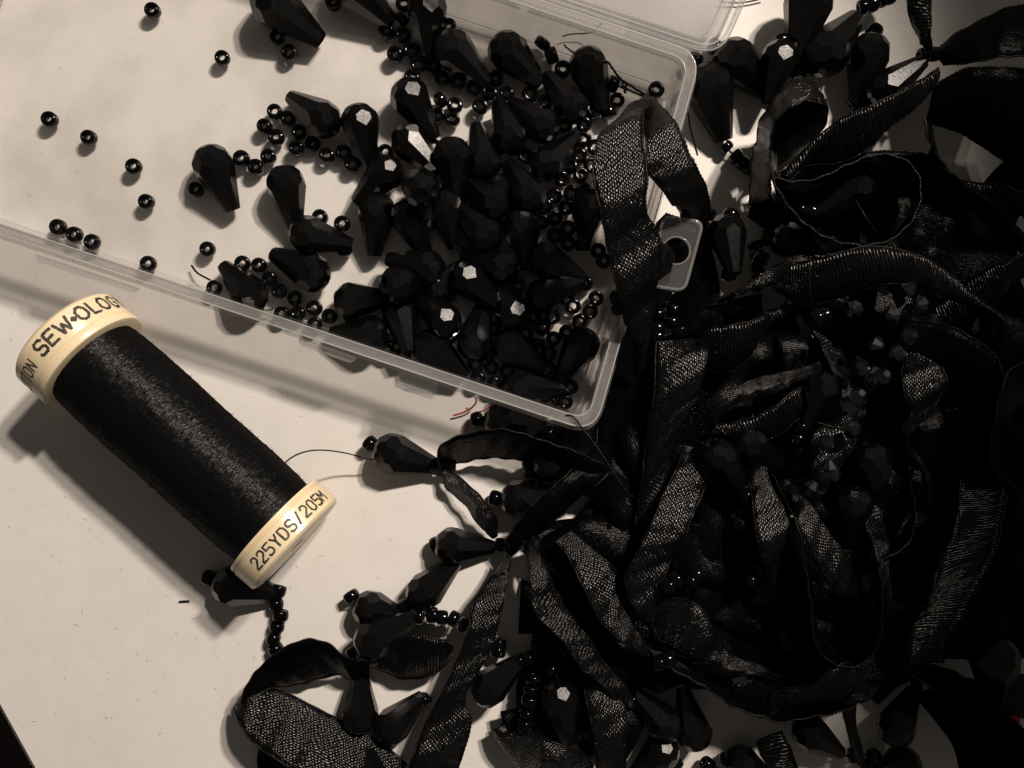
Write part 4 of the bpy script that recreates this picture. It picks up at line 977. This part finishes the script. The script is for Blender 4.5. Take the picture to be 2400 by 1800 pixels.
ribbon("broad woven ribbon hanging down the middle of the heap", 'weave', 'H',
       [(2180, -300, 2400, -280, 9, 9), (2090, -120, 2330, -80, 12, 11), (2030, 40, 2250, 60, 14, 12), (1930, 240, 2180, 260, 14.5, 12), (1845, 420, 2100, 400, 14, 12), (1870, 560, 2055, 540, 13, 11.5), (1940, 680, 2030, 660, 12, 11), (2010, 790, 2030, 780, 9, 9)], 0.6, wrinkle=.4)
ribbon("glittering ribbon fan below the middle ribbon", 'weave', 'H',
       [(2050, 560, 2080, 880, 10, 8), (2160, 570, 2180, 920, 12, 9), (2290, 590, 2250, 950, 13, 10), (2380, 680, 2290, 980, 13, 10.5), (2430, 850, 2380, 980, 12, 11), (2560, 950, 2540, 1040, 11.5, 11), (2720, 1000, 2660, 1060, 11, 10.5), (2830, 1060, 2790, 1090, 9, 9)], 0.6, wrinkle=.4)
ribbon("bright ribbon patch at the bottom edge with a fold of sparkle", 'weave', 'H',
       [(1000, 1380, 1060, 1470, 4, 4), (1060, 1430, 1110, 1640, 6, 5), (1200, 1440, 1250, 1750, 8.5, 6), (1360, 1470, 1400, 1800, 9.5, 7), (1520, 1540, 1560, 1800, 9, 7), (1640, 1650, 1660, 1800, 7, 6)], 0.9, wrinkle=.5)
ribbon("narrow woven ribbon dropping to the bottom edge right of centre", 'weave', 'H',
       [(1560, 1080, 1640, 1060, 5, 6), (1580, 1180, 1740, 1150, 8, 9), (1610, 1320, 1840, 1290, 9, 10.5), (1640, 1480, 1840, 1480, 9, 10.5), (1655, 1640, 1840, 1640, 8.5, 10), (1660, 1800, 1820, 1800, 8, 9)], 0.6)
ribbon("bright sparkling narrow ribbon in the lower middle of the heap", 'weave', 'I',
       [(430, -180, 560, -200, 10, 11), (455, -30, 650, -40, 13, 14), (475, 110, 680, 80, 15, 15), (500, 260, 655, 230, 14.5, 14), (530, 420, 600, 430, 12, 12)], 0.8, wrinkle=.4)
ribbon("leaf shaped sparkling ribbon tail beside the edge line", 'weave', 'I',
       [(700, -60, 790, -110, 11, 12), (745, 90, 860, 0, 14, 14.5), (830, 290, 950, 140, 14.5, 15), (920, 460, 1060, 290, 14, 14.5), (1040, 550, 1130, 450, 13, 13), (1140, 590, 1150, 560, 11, 11)], 0.7)
ribbon("dark ribbon standing on edge in a deep U at the lower right", 'satin', 'I',
       [(760, 60, 735, 60, 9, 17), (800, 300, 785, 300, 8, 17.5), (850, 560, 828, 570, 8, 17.5), (880, 760, 848, 800, 8, 17), (950, 880, 905, 920, 8, 16.5), (1060, 930, 1020, 1000, 8, 16), (1160, 900, 1180, 970, 8, 16), (1240, 780, 1280, 810, 8, 16.5), (1255, 560, 1292, 560, 8, 17), (1240, 370, 1278, 340, 8, 17), (1300, 250, 1340, 290, 8, 16), (1420, 150, 1460, 200, 8, 15), (1490, -20, 1510, 0, 8, 14)], 0.1, wrinkle=.1)
ribbon("bright edged ribbon sliver at the right of the deep U", 'weave', 'I',
       [(1240, 230, 1330, 300, 12, 13), (1270, 380, 1330, 370, 14, 14), (1290, 500, 1345, 500, 14, 14), (1310, 620, 1355, 610, 13, 13.5), (1330, 720, 1350, 720, 12, 12)], 0.3)
ribbon("bright dotted ribbon fold near the bottom below the deep U", 'weave', 'I',
       [(480, 1310, 520, 1330, 8, 8), (620, 1170, 700, 1290, 11, 9), (800, 1130, 860, 1290, 13, 9.5), (960, 1000, 1000, 1270, 15, 10), (1100, 1000, 1110, 1240, 15, 10.5), (1200, 1150, 1210, 1210, 12, 11)], 0.7, wrinkle=.3)
ribbon("dark ribbon with a cord edge sweeping along the bottom of the heap", 'satin', 'I',
       [(-220, 900, -150, 870, 11, 4), (0, 1050, 40, 980, 13, 4), (200, 1180, 250, 1090, 13, 4), (400, 1290, 440, 1190, 13, 4), (600, 1355, 620, 1260, 13, 4), (800, 1345, 800, 1250, 13, 4), (1040, 1280, 1000, 1190, 13, 4), (1160, 1200, 1100, 1120, 12, 5)], 0.2, wrinkle=.15)
ribbon("small striped ribbon patch above the sweeping cord edge", 'rib', 'I',
       [(310, 1150, 460, 1310, 9, 8), (350, 1110, 500, 1270, 11, 9), (430, 1090, 540, 1230, 11, 9), (500, 1080, 600, 1180, 9, 8)], 0.4)
ribbon("narrow sparkling ribbon tail hanging below the dotted fold", 'weave', 'I',
       [(1110, 1160, 1220, 1190, 12, 12), (1040, 1270, 1130, 1230, 12, 12.5), (1065, 1400, 1120, 1380, 11, 12), (1095, 1520, 1150, 1500, 10, 10.5), (1140, 1640, 1180, 1640, 8, 8)], 0.5)
ribbon("striped woven ribbon at the bottom edge below the small table gap", 'rib', 'I',
       [(480, 1480, 640, 1420, 6, 7), (500, 1560, 690, 1520, 8, 8), (560, 1660, 740, 1650, 8, 8), (600, 1780, 780, 1780, 7, 7)], 0.5)
ribbon("ribbed ribbon with twin cord edges standing out at the right", 'rib', 'I',
       [(1800, -130, 2100, -160, 13, 13), (1765, 60, 2080, 10, 16, 16), (1700, 280, 2045, 200, 17, 17.5), (1620, 490, 1970, 360, 17, 17.5), (1530, 690, 1830, 640, 16.5, 16.5), (1465, 880, 1720, 800, 14, 15), (1440, 1050, 1690, 980, 11, 12)], -0.8, wrinkle=.5)
ribbon("dark ribbon with a pale edge line at the lower right", 'satin', 'I',
       [(1460, 1060, 1420, 980, 11, 5), (1620, 1130, 1640, 1000, 12, 5), (1800, 1215, 1850, 1080, 12, 5), (1940, 1225, 2000, 1100, 12, 5), (2080, 1280, 2130, 1150, 11, 5)], 0.2)
ribbon("dim ribbed ribbon scrap at the right edge near the red bead", 'rib', 'I',
       [(2070, 1290, 2260, 1350, 8, 8), (2090, 1180, 2260, 1200, 10, 10), (2110, 1060, 2270, 1040, 9, 9)], 0.4)
ribbon("large dark ribbon fold in the bottom right corner", 'satin', 'I',
       [(1500, 1180, 1700, 1110, 7, 9), (1620, 1330, 1880, 1200, 9, 12), (1750, 1500, 2050, 1280, 9, 13), (1800, 1680, 2200, 1400, 9, 13), (1850, 1900, 2400, 1560, 8, 12)], 0.9)

ribbon("dark ribbon passing under the hanging tab", 'satin', 'X',
       [(1500, 560, 1560, 500, 5, 7), (1540, 620, 1640, 540, 5, 8), (1560, 700, 1680, 640, 4, 8), (1570, 800, 1690, 760, 4, 7)], 0.4)
ribbon("dark ribbon running down outside the tray's right wall", 'satin', 'X',
       [(1440, 760, 1560, 740, 3, 6), (1420, 860, 1540, 880, 3, 6), (1400, 960, 1530, 990, 3, 6), (1400, 1060, 1530, 1080, 3, 5)], 0.4)
ribbon("dark ribbon crossing under the tray's near right corner", 'satin', 'X',
       [(1250, 985, 1230, 1060, 1, 1), (1330, 985, 1330, 1110, 1.5, 1.5), (1420, 960, 1440, 1120, 2, 2), (1520, 940, 1560, 1100, 3, 3)], 0.3)
# small loop of ribbon at the bottom of the left knot and other short pieces
ribbon("black ribbon tail at the bottom edge under the loop", 'satin', 'G',
       [(1680, 1520, 1780, 1480, 2, 2), (1670, 1640, 1900, 1600, 3, 3), (1700, 1800, 1950, 1760, 3, 3)], 0.4)

# buried dark lengths that fill the heap
made = 0; rnd = random.Random(21); MV = []; MF = []; MUV = []
while made < 150:
    x = rnd.uniform(1100, 2450); y = rnd.uniform(260, 1800)
    if not inside(HEAP, x, y): continue
    a = rnd.uniform(0, 6.28); curv = rnd.uniform(-.5, .5); px, py = x, y; secs = []; z = rnd.uniform(0.8, 6.0); ok = True
    for k in range(5):
        nx, ny = -math.sin(a), math.cos(a); wd = 60 * (0.9 + 0.2 * rnd.random()); tw = rnd.uniform(-2.0, 2.0)
        if not (inside(HEAP, px + nx * wd * .8, py + ny * wd * .8) and inside(HEAP, px - nx * wd * .8, py - ny * wd * .8)): ok = False
        L_ = P(px - nx * wd, py - ny * wd, max(.5, z + tw)); R_ = P(px + nx * wd, py + ny * wd, max(.5, z - tw))
        secs.append(tuple(L_) + tuple(R_)); px += math.cos(a) * 62; py += math.sin(a) * 62; a += curv
    if not ok: continue
    path = cr(secs, 5); b0 = len(MV)
    for i, p in enumerate(path):
        L_ = Vector(p[:3]); R_ = Vector(p[3:])
        for k in range(5):
            t = k / 4; v = L_.lerp(R_, t); v.z += 0.6 * MM * 4 * t * (1 - t)
            MV.append(v); MUV.append((i * 1.0, (t - .5) * 9))
        if i:
            for k in range(4):
                q = b0 + (i - 1) * 5 + k; MF.append((q, q + 1, q + 6, q + 5))
    made += 1
o = link("ribbon_tangle", mesh("ribbon_tangle", MV, MF, True, MUV), M_RIB['satin'])
md = o.modifiers.new("thickness", 'SOLIDIFY'); md.thickness = 0.16 * MM; md.offset = 0
tag(o, "tangle of black ribbon lengths buried in the shadow under the heap", "ribbon", kind="stuff")

# ------------------------------------------------------------------ thread spool
SA = P(153, 787, 10.3) / MM; SB = P(697, 1277, 10.3) / MM
axis = (SB - SA); SLEN = axis.length; axd = axis.normalized()
side = Vector((-axd.y, axd.x, 0)).normalized()
if side.y < 0: side = -side                      # points to the upper right of the picture
upv = axd.cross(side); upv = upv if upv.z > 0 else -upv
spool = empty("thread_spool", Vector((SA.x, SA.y, 0)) * MM)
tag(spool, "spool of black thread with cream plastic caps lying beside the tray", "spool")
SBASE = spool.location
def cyl(u, phi, r):
    """u mm along the axis, phi radians from the top towards the tray, r mm"""
    return (SA + axd * u + (upv * math.cos(phi) + side * math.sin(phi)) * r) * MM - SBASE
def lathe_spool(name, prof, m, seg=72, parent=spool, uv=False, closed=True, jit=0.0):
    V = []; F = []; UV = []; n = len(prof)
    for i in range(seg + 1):
        t = 2 * math.pi * i / seg
        for u, r in prof:
            V.append(cyl(u, t, r + (random.gauss(0, jit) if jit else 0))); UV.append((u, t * 9.0))
    for i in range(seg):
        for k in range(n - 1 if not closed else n):
            a = i * n + k; b_ = i * n + (k + 1) % n
            F.append((a, b_, b_ + n, a + n))
    me = mesh(name, V, F, True, UV if uv else None)
    o = link(name, me, m, parent)
    if not uv:
        bm_ = bmesh.new(); bm_.from_mesh(me); bmesh.ops.remove_doubles(bm_, verts=bm_.verts, dist=1e-7)
        bmesh.ops.recalc_face_normals(bm_, faces=bm_.faces); bm_.to_mesh(me); bm_.free()
        for p in me.polygons: p.use_smooth = True
        es = o.modifiers.new("crisp", 'EDGE_SPLIT'); es.split_angle = math.radians(38)
    return o
CR = 10.3
capA = lathe_spool("cap", [(0.0, 4.2), (0.0, CR - 1.0), (0.15, CR - 0.45), (0.7, CR), (4.9, CR), (5.15, CR - 0.1), (5.3, CR - 0.28), (5.42, CR - 0.28), (5.6, CR + 0.05), (6.5, CR + 0.1), (6.75, CR - 0.05), (6.9, CR - 0.5), (6.9, 5.0), (1.2, 4.2)], M_CREAM)
L = SLEN
capB = lathe_spool("cap", [(L, 1.6), (L, CR - 0.9), (L - 0.12, CR - 0.45), (L - 0.55, CR - 0.05), (L - 4.3, CR), (L - 4.45, CR - 0.12), (L - 4.55, CR - 0.35), (L - 4.7, CR - 0.35), (L - 4.8, CR - 0.05), (L - 5.4, CR - 0.1), (L - 5.5, CR - 0.5), (L - 5.5, 5.0), (L - 1.2, 1.6)], M_CREAM)
lathe_spool("core", [(1.0, 4.1), (1.0, 4.6), (L - 1.0, 4.6), (L - 1.0, 4.1)], M_CREAM)
prof = []
nn_ = 60
for k in range(nn_ + 1):
    t = k / nn_; u = 6.9 + t * (L - 5.5 - 6.9)
    r = 8.5 + 0.5 * math.sin(math.pi * t) ** 0.6 + 0.12 * math.sin(9 * t)
    prof.append((u, r))
lathe_spool("thread_winding", prof, M_WIND, 120, uv=True, closed=False, jit=0.045)
# fuzz of fine fibres standing off the winding
V = []; F = []; rnd = random.Random(3)
for k in range(420):
    u = rnd.uniform(7.4, L - 6.2); t = (u - 6.9) / (L - 12.4); r0 = 8.5 + 0.5 * math.sin(math.pi * min(max(t, 0), 1)) ** 0.6
    phi = rnd.uniform(-1.5, 2.2); ln = rnd.uniform(.05, .16); lift = rnd.uniform(.15, .55); du = rnd.uniform(-.9, .9)
    path = [cyl(u + du * s, phi + ln * s, r0 - 0.1 + lift * math.sin(math.pi * s) * (1 if rnd.random() < .7 else 1.4)) for s in (0, .3, .6, 1)]
    tube_data(path, 0.026 * MM, 3, V, F)
fz = link("thread_fuzz", mesh("thread_fuzz", V, F, True), M_THREAD, spool); fz["kind"] = "stuff"

# printed lettering: strokes wrapped round the caps
FONT = {
 'S': [[(1, .85), (.8, 1), (.2, 1), (0, .85), (0, .65), (.2, .52), (.8, .48), (1, .35), (1, .15), (.8, 0), (.2, 0), (0, .15)]],
 'E': [[(1, 1), (0, 1), (0, 0), (1, 0)], [(0, .52), (.85, .52)]],
 'W': [[(0, 1), (.25, 0), (.5, .7), (.75, 0), (1, 1)]],
 'O': [[(.3, 1), (.7, 1), (1, .75), (1, .25), (.7, 0), (.3, 0), (0, .25), (0, .75), (.3, 1)]],
 'L': [[(0, 1), (0, 0), (1, 0)]],
 'G': [[(1, .82), (.75, 1), (.28, 1), (0, .75), (0, .25), (.28, 0), (.75, 0), (1, .2), (1, .48), (.6, .48)]],
 'Y': [[(0, 1), (.5, .5), (1, 1)], [(.5, .5), (.5, 0)]],
 'T': [[(0, 1), (1, 1)], [(.5, 1), (.5, 0)]],
 'N': [[(0, 0), (0, 1), (1, 0), (1, 1)]],
 'C': [[(1, .82), (.75, 1), (.28, 1), (0, .75), (0, .25), (.28, 0), (.75, 0), (1, .18)]],
 '2': [[(0, .8), (.2, 1), (.8, 1), (1, .8), (1, .62), (0, .12), (0, 0), (1, 0)]],
 '5': [[(1, 1), (0, 1), (0, .56), (.75, .58), (1, .42), (1, .15), (.8, 0), (.15, 0), (0, .12)]],
 '0': [[(.25, 1), (.75, 1), (1, .78), (1, .22), (.75, 0), (.25, 0), (0, .22), (0, .78), (.25, 1)]],
 'D': [[(0, 0), (0, 1), (.65, 1), (1, .75), (1, .25), (.65, 0), (0, 0)]],
 'M': [[(0, 0), (0, 1), (.5, .45), (1, 1), (1, 0)]],
 '/': [[(0, 0), (1, 1)]],
 '.': [[(.1, .45), (.5, .58), (.9, .45), (.5, .32), (.1, .45)]],
}
def lettering(cap, chars, ucen, height, r, stroke, width, jit):
    """chars: list of (char, phi of its centre in degrees); letters stand towards the far end of the spool"""
    for ch, deg in chars:
        V = []; F = []
        wd = width * {'W': 1.45, 'M': 1.2, '.': .55, '/': .7, 'O': 1.08, 'L': .85}.get(ch, 1)
        for line in FONT[ch]:
            pts = []
            for a, c in zip(line[:-1], line[1:]):
                n = max(2, int(math.hypot((c[0] - a[0]) * wd, (c[1] - a[1]) * height) / 0.18))
                for k in range(n): pts.append((a[0] + (c[0] - a[0]) * k / n, a[1] + (c[1] - a[1]) * k / n))
            pts.append(line[-1])
            q = [((x - .5) * wd + rnd.gauss(0, jit), (y - .5) * height + rnd.gauss(0, jit)) for x, y in pts]
            for i in range(len(q) - 1):
                (x0, y0), (x1, y1) = q[i], q[i + 1]
                d = math.hypot(x1 - x0, y1 - y0) or 1; ux, uy = (x1 - x0) / d, (y1 - y0) / d
                h = stroke * rnd.uniform(.42, .58); e = stroke * 0.3
                quad = [(x0 - ux * e - uy * h, y0 - uy * e + ux * h), (x1 + ux * e - uy * h, y1 + uy * e + ux * h),
                        (x1 + ux * e + uy * h, y1 + uy * e - ux * h), (x0 - ux * e + uy * h, y0 - uy * e - ux * h)]
                b0 = len(V)
                lift = 0.03 + 0.0025 * (i % 7) + (0.02 if line is not FONT[ch][0] else 0)
                for x, y in quad: V.append(cyl(ucen - y, math.radians(deg) + x / r, r + lift))
                F.append((b0, b0 + 1, b0 + 2, b0 + 3))
        o = link("letter", mesh("letter", V, F), M_INK, cap)
lettering(capA, [('S', -5), ('E', 8), ('W', 22.5), ('.', 33), ('O', 42.5), ('L', 55.5), ('O', 68), ('G', 82), ('Y', 96)], 2.75, 2.4, CR, 0.46, 1.6, 0.03)
lettering(capA, [('C', -67), ('O', -59), ('T', -51), ('T', -42.5), ('O', -34), ('N', -25)], 3.1, 2.1, CR, 0.24, 1.05, 0.015)
t225 = "225YDS/205M"
lettering(capB, [(c, -21 + i * 9.4) for i, c in enumerate(t225)], L - 2.35, 2.0, CR, 0.32, 1.12, 0.02)

# ------------------------------------------------------------------ loose threads
thread("loose_thread", [(640, 1130, 22), (668, 1085, 22.0), (705, 1062, 18), (750, 1055, 12), (810, 1062, 7), (888, 1083, 4)], 0.13, M_THREAD,
       "thin black thread arching from the spool to a teardrop dangle")
thread("loose_thread", [(1322, 106, 4), (1338, 120, 5), (1352, 128, 6)], 0.16, M_THREAD, "short frayed thread end at the knotted teardrop's head", fuzz=.05)
thread("loose_thread", [(1398, 130, 5), (1425, 148, 6), (1455, 185, 8), (1490, 208, 11), (1520, 228, 13)], 0.22, M_THREAD, "double black thread stretched from the knotted teardrop to the ribbon loop", fuzz=.06)
thread("loose_thread", [(1452, 202, 4), (1475, 212, 6), (1500, 222, 10), (1520, 232, 13)], 0.2, M_THREAD, "black thread with a tiny knot under the double thread", fuzz=.05)
thread("loose_thread", [(1464, 218, 6), (1466, 205, 7.5), (1458, 196, 7.5), (1470, 195, 7.5), (1464, 206, 7)], 0.2, M_THREAD, "tiny knot of black thread near the tray's back wall", fuzz=.08)
thread("loose_thread", [(1612, 262, 6), (1618, 300, 4), (1628, 340, 2), (1635, 364, 1.0)], 0.18, M_THREAD, "straight black thread end hanging outside the tray's right wall")
thread("loose_thread", [(1324, 975, 13.8), (1340, 975, 14.4), (1362, 1000, 14.6), (1400, 1050, 15), (1440, 1110, 15), (1470, 1155, 14.5), (1483, 1164, 14)], 0.17, M_THREAD, "twisted black thread trailing over the tray's near right corner", fuzz=.03)
thread("loose_thread", [(449, 622, 1.6), (463, 640, 2.2), (492, 656, 3)], 0.2, M_THREAD, "short black thread end beside the seed bead by the front rim")
thread("loose_thread", [(610, 724, 3), (625, 726, 2.5), (640, 726, 2.0)], 0.2, M_THREAD, "short black thread end under the knotted teardrop by the front rim")
thread("loose_thread", [(1113, 930, 3), (1116, 942, 2.4), (1105, 956, 1.6), (1085, 967, 1.2), (1062, 974, 1.0)], 0.16, M_REDTHREAD, "short red thread under the tray's front rim", group="red threads")
thread("loose_thread", [(1150, 950, 3), (1138, 960, 2.6), (1120, 968, 2), (1100, 990, 1), (1090, 1012, .5)], 0.14, M_REDTHREAD, "second red thread lying beside the seed bead under the rim", group="red threads")
thread("thread_snippet", [(420, 1410, .3), (432, 1409, .35), (444, 1409, .3)], 0.16, M_THREAD, "tiny black thread snippet on the table left of the dangle")
thread("loose_thread", [(1680, -6, 1), (1690, 4, 1), (1740, 6, .8), (1790, -4, .8)], 0.14, M_THREAD, "thin black thread on the table beside the lid's corner")
thread("loose_thread", [(1410, 55, 8), (1385, 76, 2.5), (1340, 80, 1.6), (1318, 85, 1.6)], 0.14, M_THREAD, "thin black thread bent like a V along the tray's back wall")
thread("loose_thread", [(1900, 600, 20), (1897, 640, 20), (1900, 700, 19), (1908, 735, 16)], 0.16, M_EDGE, "twisted thread hanging over the wide ribbed ribbon")
thread("loose_thread", [(1915, 990, 19), (1950, 1000, 19.5), (1985, 1012, 19)], 0.14, M_EDGE, "short straight thread crossing the crystals")
thread("loose_thread", [(2005, 470, 17), (2030, 510, 18), (2055, 545, 17)], 0.14, M_EDGE, "thin thread crossing the inside of the ribbon ring")
thread("loose_thread", [(1240, 620, 9), (1228, 660, 9), (1222, 700, 8.5), (1212, 740, 8)], 0.16, M_EDGE, "twisted thread winding through the bead heap")

# lint specks and hairs on the table
V = []; F = []; rnd = random.Random(11)
for k in range(110):
    x = rnd.uniform(0, 1150); y = rnd.uniform(640, 1800)
    if rnd.random() < .35: x = rnd.uniform(100, 700); y = rnd.uniform(1300, 1700)
    if y > 1640 + 1.8 * x - 40 and x < 120: continue
    a = rnd.uniform(0, 6.28); ln = rnd.uniform(3, 9) if rnd.random() < .8 else rnd.uniform(9, 16); c_ = rnd.uniform(-2.4, 2.4); path = []
    for s in range(5):
        path.append(P(x, y, 0.05)); x += math.cos(a) * ln / 4; y += math.sin(a) * ln / 4; a += c_ / 4
    tube_data(path, rnd.uniform(0.018, 0.035) * MM, 3, V, F)
lint = link("lint", mesh("lint", V, F), M_LINT); tag(lint, "tiny grey lint hairs scattered over the white tabletop", "lint", kind="stuff")
